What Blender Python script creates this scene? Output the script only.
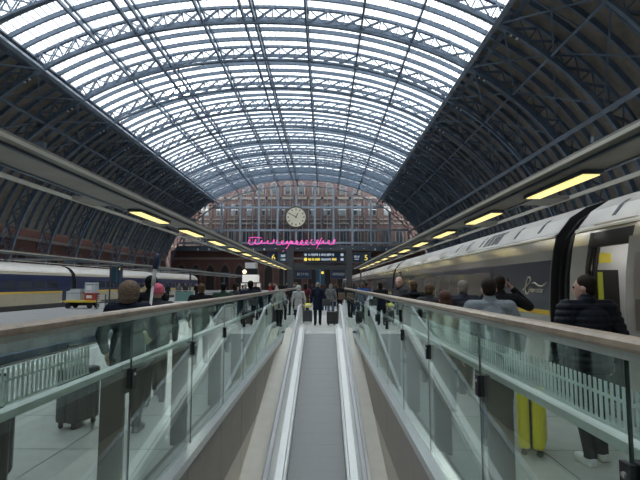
import bpy, bmesh, math, random
from mathutils import Vector, Matrix
random.seed(7)
for o in list(bpy.data.objects): bpy.data.objects.remove(o, do_unlink=True)
SC = bpy.context.scene
COL = SC.collection
R = math.radians

# ------------------------------------------------------------------ camera, world, light, exposure
EYE = 1.68
cd = bpy.data.cameras.new('camera'); cam = bpy.data.objects.new('camera', cd); COL.objects.link(cam)
cam.location = (0, 0, EYE); cam.rotation_euler = (R(90 + 5.23), 0, R(0.476))
cd.sensor_width = 36; cd.lens = 27.06; cd.clip_start = .05; cd.clip_end = 2000
SC.camera = cam
SC.view_settings.view_transform = 'Standard'; SC.view_settings.look = 'None'
SC.view_settings.gamma = 1; SC.view_settings.use_curve_mapping = False
SC.view_settings.exposure = 0.28

SUN_DIR = Vector((-148, 481, 199)).normalized()
w = bpy.data.worlds.new('overcast_sky'); SC.world = w; w.use_nodes = True
nt = w.node_tree; nt.nodes.clear()
def wn(t): return nt.nodes.new(t)
tc = wn('ShaderNodeTexCoord'); dot = wn('ShaderNodeVectorMath'); dot.operation = 'DOT_PRODUCT'
nrm = wn('ShaderNodeVectorMath'); nrm.operation = 'NORMALIZE'
nt.links.new(tc.outputs['Generated'], nrm.inputs[0])
nt.links.new(nrm.outputs[0], dot.inputs[0]); dot.inputs[1].default_value = SUN_DIR
mx = wn('ShaderNodeMath'); mx.operation = 'MAXIMUM'; mx.inputs[1].default_value = 0
nt.links.new(dot.outputs['Value'], mx.inputs[0])
def lobe(p, k):
    a = wn('ShaderNodeMath'); a.operation = 'POWER'; a.inputs[1].default_value = p
    nt.links.new(mx.outputs[0], a.inputs[0])
    b = wn('ShaderNodeMath'); b.operation = 'MULTIPLY'; b.inputs[1].default_value = k
    nt.links.new(a.outputs[0], b.inputs[0]); return b
l1 = lobe(9000, 90); l2 = lobe(250, 2.5)
s1 = wn('ShaderNodeMath'); nt.links.new(l1.outputs[0], s1.inputs[0]); nt.links.new(l2.outputs[0], s1.inputs[1])
noi = wn('ShaderNodeTexNoise'); noi.inputs['Scale'].default_value = 3.0; noi.inputs['Detail'].default_value = 5
nt.links.new(nrm.outputs[0], noi.inputs['Vector'])
ramp = wn('ShaderNodeValToRGB'); nt.links.new(noi.outputs['Fac'], ramp.inputs[0])
ramp.color_ramp.elements[0].position = .35; ramp.color_ramp.elements[0].color = (.90, .93, .96, 1)
ramp.color_ramp.elements[1].position = .62; ramp.color_ramp.elements[1].color = (1, .985, .95, 1)
bg = wn('ShaderNodeBackground'); bg.inputs['Strength'].default_value = 4.2
nt.links.new(ramp.outputs[0], bg.inputs['Color'])
bg2 = wn('ShaderNodeBackground'); bg2.inputs['Color'].default_value = (1, .93, .80, 1)
nt.links.new(s1.outputs[0], bg2.inputs['Strength'])
ad = wn('ShaderNodeAddShader'); nt.links.new(bg.outputs[0], ad.inputs[0]); nt.links.new(bg2.outputs[0], ad.inputs[1])
out = wn('ShaderNodeOutputWorld'); nt.links.new(ad.outputs[0], out.inputs[0])
sd = bpy.data.lights.new('sun', 'SUN'); sd.energy = 1.6; sd.angle = R(4); sd.color = (1, .93, .82)
sun = bpy.data.objects.new('sun', sd); COL.objects.link(sun)
sun.rotation_euler = (-SUN_DIR).to_track_quat('-Z', 'Y').to_euler(); sun.location = SUN_DIR * 200

# ------------------------------------------------------------------ materials
MATS = {}
def mat(name, col, rough=.5, metal=0.0, var=0.0, scale=8.0, bump=0.0, emit=None, estr=0.0, spec=.5, coat=0.0):
    if name in MATS: return MATS[name]
    m = bpy.data.materials.new(name); m.use_nodes = True
    n = m.node_tree; b = n.nodes['Principled BSDF']
    b.inputs['Base Color'].default_value = (*col, 1)
    b.inputs['Roughness'].default_value = rough; b.inputs['Metallic'].default_value = metal
    b.inputs['Specular IOR Level'].default_value = spec; b.inputs['Coat Weight'].default_value = coat
    if emit: b.inputs['Emission Color'].default_value = (*emit, 1); b.inputs['Emission Strength'].default_value = estr
    if var or bump:
        t = n.nodes.new('ShaderNodeTexCoord'); x = n.nodes.new('ShaderNodeTexNoise')
        x.inputs['Scale'].default_value = scale; x.inputs['Detail'].default_value = 6
        n.links.new(t.outputs['Object'], x.inputs['Vector'])
        if var:
            r = n.nodes.new('ShaderNodeValToRGB')
            r.color_ramp.elements[0].position = .3; r.color_ramp.elements[1].position = .7
            r.color_ramp.elements[0].color = (*[c * (1 - var) for c in col], 1)
            r.color_ramp.elements[1].color = (*[min(1, c * (1 + var)) for c in col], 1)
            n.links.new(x.outputs['Fac'], r.inputs[0]); n.links.new(r.outputs[0], b.inputs['Base Color'])
        if bump:
            p = n.nodes.new('ShaderNodeBump'); p.inputs['Strength'].default_value = bump; p.inputs['Distance'].default_value = .02
            n.links.new(x.outputs['Fac'], p.inputs['Height']); n.links.new(p.outputs[0], b.inputs['Normal'])
    MATS[name] = m; return m

def glassmat(name, tint, refl=1.0, rough=.0, haze=None, hazef=0.0):
    """thin architectural glass: tinted see-through plus a reflection that grows at grazing angles"""
    m = bpy.data.materials.new(name); m.use_nodes = True; n = m.node_tree; n.nodes.clear()
    tr = n.nodes.new('ShaderNodeBsdfTransparent'); tr.inputs[0].default_value = (*tint, 1)
    gl = n.nodes.new('ShaderNodeBsdfGlossy'); gl.inputs['Roughness'].default_value = rough
    gl.inputs['Color'].default_value = (.92, 1, .97, 1)
    lw = n.nodes.new('ShaderNodeLayerWeight'); lw.inputs['Blend'].default_value = .5
    p = n.nodes.new('ShaderNodeMath'); p.operation = 'POWER'; p.inputs[1].default_value = 4.5
    n.links.new(lw.outputs['Facing'], p.inputs[0])
    q = n.nodes.new('ShaderNodeMath'); q.operation = 'MULTIPLY_ADD'; q.inputs[1].default_value = .9 * refl; q.inputs[2].default_value = .045 * refl
    n.links.new(p.outputs[0], q.inputs[0])
    mixs = n.nodes.new('ShaderNodeMixShader'); n.links.new(q.outputs[0], mixs.inputs[0])
    last = tr
    if haze:
        d = n.nodes.new('ShaderNodeBsdfTranslucent'); d.inputs[0].default_value = (*haze, 1)
        d2 = n.nodes.new('ShaderNodeBsdfDiffuse'); d2.inputs[0].default_value = (*haze, 1)
        dm = n.nodes.new('ShaderNodeMixShader'); dm.inputs[0].default_value = .5
        n.links.new(d.outputs[0], dm.inputs[1]); n.links.new(d2.outputs[0], dm.inputs[2])
        hm = n.nodes.new('ShaderNodeMixShader'); hm.inputs[0].default_value = hazef
        n.links.new(tr.outputs[0], hm.inputs[1]); n.links.new(dm.outputs[0], hm.inputs[2]); last = hm
    n.links.new(last.outputs[0], mixs.inputs[1]); n.links.new(gl.outputs[0], mixs.inputs[2])
    o = n.nodes.new('ShaderNodeOutputMaterial'); n.links.new(mixs.outputs[0], o.inputs[0])
    MATS[name] = m; return m

def brickmat(name, c1, c2, mortar, scale):
    m = bpy.data.materials.new(name); m.use_nodes = True; n = m.node_tree; b = n.nodes['Principled BSDF']
    t = n.nodes.new('ShaderNodeTexCoord'); mp = n.nodes.new('ShaderNodeMapping'); mp.inputs['Rotation'].default_value = (R(90), 0, 0)
    n.links.new(t.outputs['Object'], mp.inputs[0])
    br = n.nodes.new('ShaderNodeTexBrick'); br.inputs['Scale'].default_value = scale
    br.inputs['Color1'].default_value = (*c1, 1); br.inputs['Color2'].default_value = (*c2, 1); br.inputs['Mortar'].default_value = (*mortar, 1)
    n.links.new(mp.outputs[0], br.inputs['Vector'])
    x = n.nodes.new('ShaderNodeTexNoise'); x.inputs['Scale'].default_value = .35; x.inputs['Detail'].default_value = 5
    n.links.new(t.outputs['Object'], x.inputs['Vector'])
    mi = n.nodes.new('ShaderNodeMix'); mi.data_type = 'RGBA'; mi.blend_type = 'MULTIPLY'; mi.inputs[0].default_value = .6
    n.links.new(br.outputs['Color'], mi.inputs[6])
    rr = n.nodes.new('ShaderNodeValToRGB'); rr.color_ramp.elements[0].color = (.45, .42, .42, 1); rr.color_ramp.elements[1].color = (1.2, 1.15, 1.1, 1)
    n.links.new(x.outputs['Fac'], rr.inputs[0]); n.links.new(rr.outputs[0], mi.inputs[7])
    n.links.new(mi.outputs[2], b.inputs['Base Color']); b.inputs['Roughness'].default_value = .85
    MATS[name] = m; return m

STEEL_BLUE = mat('painted_steel_blue_grey', (.135, .180, .235), .5, 0, .2, 1.5)
STEEL_DARK = mat('painted_steel_dark_blue', (.075, .098, .125), .55, 0, .2, 1.5)
STEEL_PALE = mat('painted_steel_pale_blue', (.19, .235, .285), .45, 0, .15, 1.5)
SCREEN_STEEL = mat('pale_blue_screen_steel', (.30, .365, .43), .5, 0, .1, 1.5)
BOARD = mat('brown_grey_roof_boarding', (.215, .188, .155), .8, 0, .22, 1.2, .2)
ROOFGLASS = glassmat('roof_glass', (.80, .84, .88), .6, .05, (.85, .88, .92), .22)
SCREENGLASS = glassmat('gable_screen_glass', (.82, .86, .88), .7, .03)
GUARDGLASS = glassmat('green_tinted_guard_glass', (.885, .95, .925), 1.0, .0)
GLASSRIM = mat('green_glass_edge', (.05, .075, .068), .3)
WOOD = mat('pale_varnished_wood', (.33, .255, .185), .38, 0, .18, 14)
STAIN = mat('brushed_stainless_steel', (.66, .66, .64), .30, .75, .06, 30)
STEELWHITE = mat('satin_white_steel', (.84, .84, .80), .3, .12, .04, 20)
BRONZE = mat('bronze_brown_steel', (.085, .07, .058), .45, .35, .12, 9)
BLACK = mat('black_plastic', (.012, .012, .014), .45)
RUBBER = mat('grey_handrail_rubber', (.42, .415, .42), .35)
BELT = mat('grey_ribbed_belt_aluminium', (.255, .255, .245), .5, .1, .06, 40)
TILE = mat('grey_terrazzo_tile', (.335, .335, .305), .42, 0, .10, 5)
TILE2 = mat('grey_terrazzo_tile_light', (.365, .365, .335), .40, 0, .10, 5)
PAVE = mat('grey_platform_paving', (.31, .31, .30), .5, 0, .12, 1.3)
GROUT = mat('dark_tile_grout', (.20, .20, .19), .8)
CONC = mat('grey_concrete', (.33, .34, .325), .75, 0, .15, 1.2, .1)
BALLAST = mat('dark_ballast', (.05, .05, .05), .9, 0, .5, 14, .6)
RAILST = mat('worn_rail_steel', (.25, .23, .21), .35, .8)
BEIGE = mat('beige_cladding', (.62, .58, .49), .42, .15, .05, 4)
TAUPE = mat('taupe_cladding', (.30, .265, .225), .40, .15, .06, 4)
CANOPY = mat('pale_grey_canopy_panel', (.24, .225, .195), .5, 0, .2, 1.5)
CANOPY_EDGE = mat('cream_canopy_edge', (.56, .53, .45), .4)
LAMPY = mat('warm_yellow_light_panel', (.9, .8, .4), .4, emit=(1, .80, .30), estr=.95)
BRICK = brickmat('red_brown_brick', (.125, .074, .066), (.10, .058, .053), (.12, .095, .088), 1.6)
BRICKD = brickmat('dark_red_brick', (.12, .045, .036), (.085, .034, .028), (.09, .058, .05), 1.6)
STONE = mat('pale_stone_dressing', (.20, .168, .148), .8, 0, .15, 2)
PANE = mat('dark_window_pane', (.03, .035, .045), .12)
PANEL = mat('light_window_pane', (.17, .19, .21), .15)

# ------------------------------------------------------------------ mesh helpers
class MB:
    def __init__(s): s.v = []; s.f = []
    def quad(s, *p):
        i = len(s.v); s.v += [tuple(q) for q in p]; s.f.append(tuple(range(i, i + len(p)))); return s
    def box(s, x0, x1, y0, y1, z0, z1):
        i = len(s.v)
        s.v += [(x0,y0,z0),(x1,y0,z0),(x1,y1,z0),(x0,y1,z0),(x0,y0,z1),(x1,y0,z1),(x1,y1,z1),(x0,y1,z1)]
        s.f += [(i+3,i+2,i+1,i),(i+4,i+5,i+6,i+7),(i,i+1,i+5,i+4),(i+1,i+2,i+6,i+5),(i+2,i+3,i+7,i+6),(i+3,i,i+4,i+7)]; return s
    def bar(s, a, b, w, h, up=(0,0,1)):
        a = Vector(a); b = Vector(b); d = (b - a).normalized(); u = Vector(up)
        sx = d.cross(u)
        if sx.length < 1e-4: sx = d.cross(Vector((1,0,0)))
        sx.normalize(); uz = sx.cross(d).normalized(); sx *= w/2; uz *= h/2
        i = len(s.v)
        for p in (a, b):
            for q in (-sx-uz, sx-uz, sx+uz, -sx+uz): s.v.append(tuple(p+q))
        s.f += [(i,i+1,i+2,i+3),(i+7,i+6,i+5,i+4),(i,i+4,i+5,i+1),(i+1,i+5,i+6,i+2),(i+2,i+6,i+7,i+3),(i+3,i+7,i+4,i)]; return s
    def tube(s, pts, r, n=8, cap=True, rad=None):
        pts = [Vector(p) for p in pts]; i0 = len(s.v); m = len(pts); prev = None
        for k, p in enumerate(pts):
            d = (pts[min(k+1,m-1)] - pts[max(k-1,0)]).normalized()
            if prev is None:
                u = Vector((0,0,1)) if abs(d.z) < .9 else Vector((1,0,0))
                prev = d.cross(u).normalized()
            sx = (prev - d * prev.dot(d)).normalized(); prev = sx; sy = d.cross(sx)
            rr = rad[k] if rad else r
            for j in range(n):
                t = 2*math.pi*j/n; s.v.append(tuple(p + sx*math.cos(t)*rr + sy*math.sin(t)*rr))
        for k in range(m-1):
            for j in range(n):
                a = i0+k*n+j; b = i0+k*n+(j+1)%n; s.f.append((a,b,b+n,a+n))
        if cap: s.f.append(tuple(i0+j for j in range(n))[::-1]); s.f.append(tuple(i0+(m-1)*n+j for j in range(n)))
        return s
    def sweep(s, prof_list, closed=True, cap=True):
        """prof_list: list of rings with the same vertex count"""
        i0 = len(s.v); n = len(prof_list[0]); m = len(prof_list)
        for r in prof_list: s.v += [tuple(p) for p in r]
        for k in range(m-1):
            for j in range(n if closed else n-1):
                a = i0+k*n+j; b = i0+k*n+(j+1)%n; s.f.append((a,b,b+n,a+n))
        if cap and closed: s.f.append(tuple(i0+j for j in range(n))[::-1]); s.f.append(tuple(i0+(m-1)*n+j for j in range(n)))
        return s
    def disc(s, c, r, axis='y', n=24, th=.02):
        c = Vector(c); a = []; b = []
        for j in range(n):
            t = 2*math.pi*j/n; q = {'y': Vector((math.cos(t)*r,0,math.sin(t)*r)), 'x': Vector((0,math.cos(t)*r,math.sin(t)*r)), 'z': Vector((math.cos(t)*r,math.sin(t)*r,0))}[axis]
            e = {'y': Vector((0,th/2,0)), 'x': Vector((th/2,0,0)), 'z': Vector((0,0,th/2))}[axis]
            a.append(c+q-e); b.append(c+q+e)
        return s.sweep([a, b])
    def ell(s, c, r, nu=12, nv=8):
        i0 = len(s.v); c = Vector(c)
        for k in range(nv+1):
            ph = math.pi*k/nv
            for j in range(nu):
                t = 2*math.pi*j/nu
                s.v.append((c.x+r[0]*math.sin(ph)*math.cos(t), c.y+r[1]*math.sin(ph)*math.sin(t), c.z+r[2]*math.cos(ph)))
        for k in range(nv):
            for j in range(nu):
                a = i0+k*nu+j; b = i0+k*nu+(j+1)%nu; s.f.append((a,a+nu,b+nu,b))
        return s
    def mesh(s, name='m', m=None, smooth=False, fix=True):
        me = bpy.data.meshes.new(name); me.from_pydata(s.v, [], s.f)
        if fix:
            bm = bmesh.new(); bm.from_mesh(me)
            bmesh.ops.remove_doubles(bm, verts=bm.verts, dist=1e-5) if smooth else None
            bmesh.ops.recalc_face_normals(bm, faces=bm.faces); bm.to_mesh(me); bm.free()
        if m: me.materials.append(m)
        if smooth:
            me.polygons.foreach_set('use_smooth', [True]*len(me.polygons))
        me.update(); return me
    def build(s, name, m, parent=None, loc=None, smooth=False, bevel=0):
        return link(name, s.mesh(name, m, smooth), parent, loc, bevel)

def link(name, me, parent=None, loc=None, bevel=0):
    o = bpy.data.objects.new(name, me); COL.objects.link(o)
    if parent: o.parent = parent
    if loc is not None: o.location = loc
    if bevel:
        b = o.modifiers.new('bevel', 'BEVEL'); b.width = bevel; b.segments = 2; b.limit_method = 'ANGLE'
    return o
def empty(name, loc=(0,0,0), rz=0, parent=None):
    o = bpy.data.objects.new(name, None); COL.objects.link(o); o.location = loc; o.rotation_euler = (0,0,rz)
    o.empty_display_size = .2
    if parent: o.parent = parent
    return o
def tag(o, label=None, cat=None, group=None, kind=None):
    if label: o['label'] = label
    if cat: o['category'] = cat
    if group: o['group'] = group
    if kind: o['kind'] = kind
    return o
def copy_tree(o, parent=None):
    c = o.copy(); COL.objects.link(c); c.parent = parent
    for ch in list(o.children): copy_tree(ch, c)
    return c
def text_mesh(body, size, m, depth=.004, align='CENTER'):
    cu = bpy.data.curves.new('t', 'FONT'); cu.body = body; cu.size = size; cu.extrude = depth; cu.align_x = align; cu.align_y = 'CENTER'
    o = bpy.data.objects.new('t', cu); COL.objects.link(o)
    dg = bpy.context.evaluated_depsgraph_get(); me = bpy.data.meshes.new_from_object(o.evaluated_get(dg))
    bpy.data.objects.remove(o); bpy.data.curves.remove(cu); me.materials.clear(); me.materials.append(m); return me
# ------------------------------------------------------------------ the train shed roof
XC = -7.4; AA = 36.5; BB = 29.5; PP = 2.2
Y0R = -19.8; BAY = 8.6; NB = 18                  # ribs at Y0R + k*BAY, the last one at 135
YG = Y0R + BAY * NB
def _arc(t):
    s = math.sin(t); c = max(math.cos(t), 0)
    return math.copysign(abs(s) ** (2/PP), s) * AA, c ** (2/PP) * BB
_T = [-math.pi/2 + math.pi * i / 2000 for i in range(2001)]
_P = [_arc(t) for t in _T]
_S = [0.0]
for i in range(1, 2001): _S.append(_S[-1] + math.hypot(_P[i][0]-_P[i-1][0], _P[i][1]-_P[i-1][1]))
SL = _S[-1]
import bisect
def at_s(s, off=0.0):
    s = min(max(s, 0), SL); i = min(max(bisect.bisect_left(_S, s), 1), 2000)
    f = (s - _S[i-1]) / max(_S[i] - _S[i-1], 1e-9)
    p = (_P[i-1][0] + (_P[i][0]-_P[i-1][0])*f, _P[i-1][1] + (_P[i][1]-_P[i-1][1])*f)
    a = _P[max(i-6, 0)]; b = _P[min(i+6, 2000)]; tx, tz = b[0]-a[0], b[1]-a[1]; l = math.hypot(tx, tz)
    return Vector((XC + p[0] - tz/l*off, 0, p[1] + tx/l*off))
def s_of_r(r):
    lo, hi = 0, 2000
    while hi - lo > 1:
        m = (lo + hi)//2
        if _P[m][0] < r: lo = m
        else: hi = m
    return _S[lo] + (_S[hi]-_S[lo]) * (r - _P[lo][0]) / max(_P[hi][0]-_P[lo][0], 1e-9)
def arch_z(r, off=0.0): return at_s(s_of_r(r), off).z
def arc_strip(mb, s0, s1, o0, o1, y0, y1, n):
    rings = []
    for k in range(n+1):
        s = s0 + (s1-s0)*k/n; a = at_s(s, o0); b = at_s(s, o1)
        rings.append([(a.x,y0,a.z),(a.x,y1,a.z),(b.x,y1,b.z),(b.x,y0,b.z)])
    return mb.sweep(rings)
OUT = 1.9
roof = tag(empty('ceiling', (XC, 58, 0)), kind='structure')
roof['label'] = 'vaulted blue steel and glass train shed roof over the platforms'
def rpart(name, mb, m, loc=(0,0,0), smooth=False):
    o = mb.build(name, m, roof, smooth=smooth); o.location = Vector(loc) - Vector((XC, 58, 0)); return o
def rlink(name, me, y=0, parent=None):
    o = link(name, me, parent or roof); o.location = Vector((0, y, 0)) - Vector((XC, 58, 0)) if not parent else Vector((0,0,0)); return o
# main ribs: two chords and a lattice between them
chords = MB()
NSEG = 72
for (o0, o1, wd) in ((-.13, .13, .36), (OUT-.30, OUT-.02, .32)):
    arc_strip(chords, 0, SL, o0, o1, -wd/2, wd/2, NSEG)
chord_me = chords.mesh('arch_rib', STEEL_BLUE)
lat = MB(); NC = 56
for k in range(NC):
    sa, sb = SL*k/NC, SL*(k+1)/NC
    for yy in (-.14, .14):
        a, b = at_s(sa, .14), at_s(sb, OUT-.3); c, d = at_s(sa, OUT-.3), at_s(sb, .14)
        for p, q in ((a, b), (c, d)) if yy < 0 else ((a, b),):
            p = p.copy(); q = q.copy(); p.y = q.y = yy; lat.bar(p, q, .13, .06, (0,1,0))
    p, q = at_s(sa, .14), at_s(sa, OUT-.3); lat.bar(p, q, .12, .16, (0,1,0))
lat_me = lat.mesh('lattice', STEEL_BLUE)
for k in range(NB+1):
    rb = rlink('arch_rib', chord_me, Y0R + k*BAY)
    lt = link('lattice', lat_me, rb); tag(lt, kind='stuff')
# three lighter ribs per bay
ir = MB(); arc_strip(ir, s_of_r(-35.1), s_of_r(35.1), OUT-.50, OUT-.02, -.11, .11, 72)
ir_me = ir.mesh('secondary_rib', STEEL_BLUE)
for k in range(NB):
    for j in (1, 2, 3): rlink('secondary_rib', ir_me, Y0R + k*BAY + j*BAY/4)
# purlins along the shed
RP = [-31.5, -27.0, -22.5, -16.6, -11.5, -5.5, 0, 5.5, 11.3, 16.6, 22.5, 27.0, 31.5]
def purlin(r, off, w, h, m, name='purlin'):
    p = at_s(s_of_r(r), off); mb = MB()
    q = at_s(s_of_r(r), off+1) - p
    mb.bar((p.x, Y0R, p.z), (p.x, YG, p.z), w, h, (q.x, 0, q.z)); rpart(name, mb, m)
for r in RP:
    a = abs(r)
    if a in (22.5, 31.5): purlin(r, -.05, .42, .55, STEEL_PALE, 'edge_beam')
    else: purlin(r, .35, .20, .55, STEEL_BLUE)
    if a <= 22.5: purlin(r, OUT-.35, .16, .4, STEEL_BLUE)
    if r in (-11.5, 0): purlin(r-1.1, .35, .20, .55, STEEL_BLUE)
    if a == 22.5: purlin(r + math.copysign(.9, r), .9, .5, .10, STEEL_DARK, 'gallery_walkway')
# glazing bars: many thin bars running along the shed
gb = MB(); s0, s1 = s_of_r(-22.5), s_of_r(22.5); ng = 74
for k in range(ng):
    p = at_s(s0 + (s1-s0)*(k+.5)/ng, OUT-.06); gb.bar((p.x, Y0R, p.z), (p.x, YG, p.z), .05, .09)
tag(rpart('glazing_bars', gb, STEEL_BLUE), kind='stuff')
# glass panes between the ribs, boarding down the sides
PC = [r for r in RP if abs(r) <= 22.5]
STRIP = BAY/4
def pane_mesh(r0, r1, o0, o1, y0, y1, m, nm, n=4):
    mb = MB(); arc_strip(mb, s_of_r(r0), s_of_r(r1), o0, o1, y0, y1, n); return mb.mesh(nm, m)
gmesh = [pane_mesh(PC[i], PC[i+1], OUT, OUT+.03, .13, STRIP-.13, ROOFGLASS, 'roof_pane') for i in range(len(PC)-1)]
rest = MB(); count = 0
for k in range(NB*4):
    y = Y0R + k*STRIP
    for i in range(len(PC)-1):
        if 38 < y < 38 + 37*STRIP and count < 300:
            rlink('roof_pane', gmesh[i], y); count += 1
        else: arc_strip(rest, s_of_r(PC[i]), s_of_r(PC[i+1]), OUT, OUT+.03, y+.13, y+STRIP-.13, 4)
tag(rpart('roof_panes_beyond', rest, ROOFGLASS), kind='stuff')
bm_rest = MB(); SB = [22.5, 27.0, 31.5, 35.2]
bmesh_ = {}
for sg in (-1, 1):
    for i in range(3):
        a, b = sorted((sg*SB[i], sg*SB[i+1])); bmesh_[(sg, i)] = pane_mesh(a, b, OUT-.02, OUT+.08, .02, STRIP-.02, BOARD, 'roof_board', 5)
count = 0
for k in range(NB*4):
    y = Y0R + k*STRIP
    for sg in (-1, 1):
        for i in range(3):
            if y > 25 and i < 2: rlink('roof_board', bmesh_[(sg, i)], y)
            else:
                a, b = sorted((sg*SB[i], sg*SB[i+1])); arc_strip(bm_rest, s_of_r(a), s_of_r(b), OUT-.02, OUT+.08, y+.02, y+STRIP-.02, 5)
tag(rpart('roof_boards_low', bm_rest, BOARD), kind='stuff')
# wind bracing in the boarded bays
for sg in (-1, 1):
    br = MB(); a = at_s(s_of_r(sg*22.9), .4); b = at_s(s_of_r(sg*27), .6); c = at_s(s_of_r(sg*31.2), .4)
    for p, q in ((a, b), (b, a), (b, c), (c, b)):
        br.bar((p.x, 0, p.z), (q.x, BAY, q.z), .15, .12)
    br.bar((b.x, BAY/2, b.z), (a.x, BAY/2, a.z), .10, .10)
    bme = br.mesh('wind_bracing', STEEL_BLUE)
    for k in range(NB): rlink('wind_bracing', bme, Y0R + k*BAY)
# floodlight clusters by the edge beam
WHITE = mat('white_enamel', (.7, .7, .68), .4)
for k in range(6, NB):
    for sg in (-1, 1):
        p = at_s(s_of_r(sg*23.4), -.1); y = Y0R + k*BAY
        fl = MB().bar((0,0,.0), (sg*.9,0,-.55), .08, .08).build('floodlight_bracket', STEEL_DARK, roof); fl.location = (p.x-XC, y-58, p.z-.1)
        for j in range(4):
            x = sg*(.1+.25*j); z = -.12-.15*j
            MB().tube([(x, 0, z), (x-sg*.05, -.22, z-.16), (x-sg*.06, -.32, z-.2)], .09, 8, rad=[.05, .1, .12]).build('lamp', WHITE if j % 2 else STEEL_DARK, fl)

# ------------------------------------------------------------------ glazed gable screen, hotel facade, clock
MX = [-7.86 + 5.28*i for i in range(-6, 7)]
TZ = [12.4, 13.2, 16.8, 23.3]
gs = tag(empty('trim_1', (XC, YG, 0)), kind='structure'); gs['label'] = 'blue steel grid of the glazed gable screen'
def gpart(name, mb, m): o = mb.build(name, m, gs); o.location = Vector((0,0,0)) - Vector((XC, YG, 0)); return o
for x in MX:
    r = x - XC
    if abs(r) > 35: continue
    zt = arch_z(r)
    if zt > 12.5:
        mb = MB().box(x-.27, x+.27, YG-.3, YG+.1, 12, zt); gpart('mullion', mb, SCREEN_STEEL)
for k in range(len(MX)-1):                       # thin bars in between
    mb = MB()
    for q in (1/3, 2/3):
        x = MX[k] + 5.28*q; r = x - XC
        if abs(r) < 33: mb.box(x-.05, x+.05, YG-.12, YG+.02, 12.2, arch_z(r))
    if mb.v: gpart('glazing_bar', mb, SCREEN_STEEL)
def r_at(z):
    lo, hi = 0, AA
    for _ in range(40):
        m = (lo+hi)/2
        if arch_z(m) > z: lo = m
        else: hi = m
    return lo
for z in TZ[1:]:
    rr = r_at(z); mb = MB().box(XC-rr, XC+rr, YG-.35, YG+.1, z-.27, z+.27); gpart('transom', mb, SCREEN_STEEL)
rr = r_at(12.2)
gpart('sill_beam', MB().box(XC-rr, XC+rr, YG-.8, YG+.4, 10.9, 12.35), STEEL_DARK)
LAMPW = mat('small_white_lamp', (.8, .8, .75), .4)
for i in range(-9, 10):
    x = XC + i*3.1; gpart('lamp_bracket', MB().box(x-.2, x+.2, YG-1.1, YG-.8, 11.1, 11.6), LAMPW)
ZL = [12.35] + TZ[1:] + [40]
for k in range(len(MX)-1):
    x0, x1 = MX[k]+.19, MX[k+1]-.19
    for j in range(len(ZL)-1):
        zb, zt = ZL[j]+.22, ZL[j+1]-.22
        top = []
        for q in range(6):
            x = x0 + (x1-x0)*q/5; r = x - XC
            if abs(r) > AA-.05: top.append((x, zb)); continue
            top.append((x, max(zb, min(zt, arch_z(r)))))
        if max(t[1] for t in top) - zb < .3: continue
        poly = [(x0, zb), (x1, zb)] + [(x, z) for x, z in reversed(top)]
        mb = MB(); mb.sweep([[(x, YG-.08, z) for x, z in poly], [(x, YG-.05, z) for x, z in poly]]); gpart('screen_pane', mb, SCREENGLASS)

YF = YG + 9
wb = tag(MB().box(-60, 45, YF, YF+1, 0, 36).build('wall_back', BRICK), kind='structure'); wb['label'] = 'red brick hotel facade behind the glazed gable'
def gothic(xc, zb, w, h, y, n=8):
    """outline of a pointed arch window"""
    hw = w/2; zs = zb + h - w*.87; pts = [(xc-hw, zb), (xc+hw, zb), (xc+hw, zs)]
    for i in range(1, n): t = math.pi/3*i/n; pts.append((xc-hw + w*math.cos(t), zs + w*math.sin(t)))
    pts.append((xc, zs + w*.866))
    for i in range(n-1, 0, -1): t = math.pi/3*i/n; pts.append((xc+hw - w*math.cos(t), zs + w*math.sin(t)))
    pts.append((xc-hw, zs)); return pts
def slab(pts, y0, y1): return MB().sweep([[(x, y0, z) for x, z in pts], [(x, y1, z) for x, z in pts]])
for i in range(-7, 8):
    x = XC + i*4.2 + .6
    a = slab(gothic(x, 13.6, 2.5, 4.9, 0), YF-.14, YF+.02).build('window_surround', STONE if i % 3 else BRICK, wb)
    slab(gothic(x, 13.9, 1.7, 4.1, 0), YF-.2, YF-.1).build('pane', PANE, a)
    MB().box(x-.07, x+.07, YF-.24, YF-.16, 13.9, 17.4).build('glazing_bar', STONE, a)
for i in range(-6, 7):
    x = XC + i*4.6 - 1
    a = MB().box(x-1.25, x+1.25, YF-.14, YF+.02, 22.2, 25.9).build('window_surround', STONE, wb)
    for q in (-1, 1): MB().box(x+q*.58-.45, x+q*.58+.45, YF-.2, YF-.1, 22.5, 25.6).build('pane', PANEL if (i+q) % 3 else PANE, a)
    MB().box(x-1.2, x+1.2, YF-.25, YF-.15, 23.9, 24.1).build('glazing_bar', WHITE, a)
for i in range(-4, 5):
    x = XC + i*4.2 + .6
    a = slab(gothic(x, 28.6, 2.2, 4.2, 0), YF-.14, YF+.02).build('window_surround', STONE, wb)
    slab(gothic(x, 28.9, 1.5, 3.5, 0), YF-.2, YF-.1).build('pane', PANE, a)
for z, h in ((12.6, .5), (19.6, .45), (20.9, .35), (27.2, .7)):
    MB().box(-60, 45, YF-.3, YF+.02, z, z+h).build('string_course', STONE, wb)
for i in range(-8, 9):
    x = XC + i*4.2 - 1.5; MB().box(x-.35, x+.35, YF-.3, YF+.02, 12, 35).build('pilaster', BRICK, wb)
OPENING_SHADE = mat('painted_opening_shade', (.03, .026, .024), .8, spec=.1)  # flat dark colour painted in for the shade inside the arched openings
# wall under the screen with round headed openings
we = tag(MB().box(XC-36, XC+36, YG+.5, YG+1.2, 0, 11.2).build('wall_end', BRICKD), kind='structure'); we['label'] = 'dark red brick wall under the glazed gable'
for i in range(-8, 9):
    x = XC + i*4.1
    a = slab(gothic(x, .1, 2.9, 7.6, 0), YG+.3, YG+.52).build('arch_surround', BRICK, we)
    slab(gothic(x, .1, 2.2, 6.9, 0), YG+.24, YG+.34).build('doorway', OPENING_SHADE, a)
MB().box(XC-36, XC+36, YG+.2, YG+.52, 8.6, 9.1).build('string_course', STONE, we)

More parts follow.
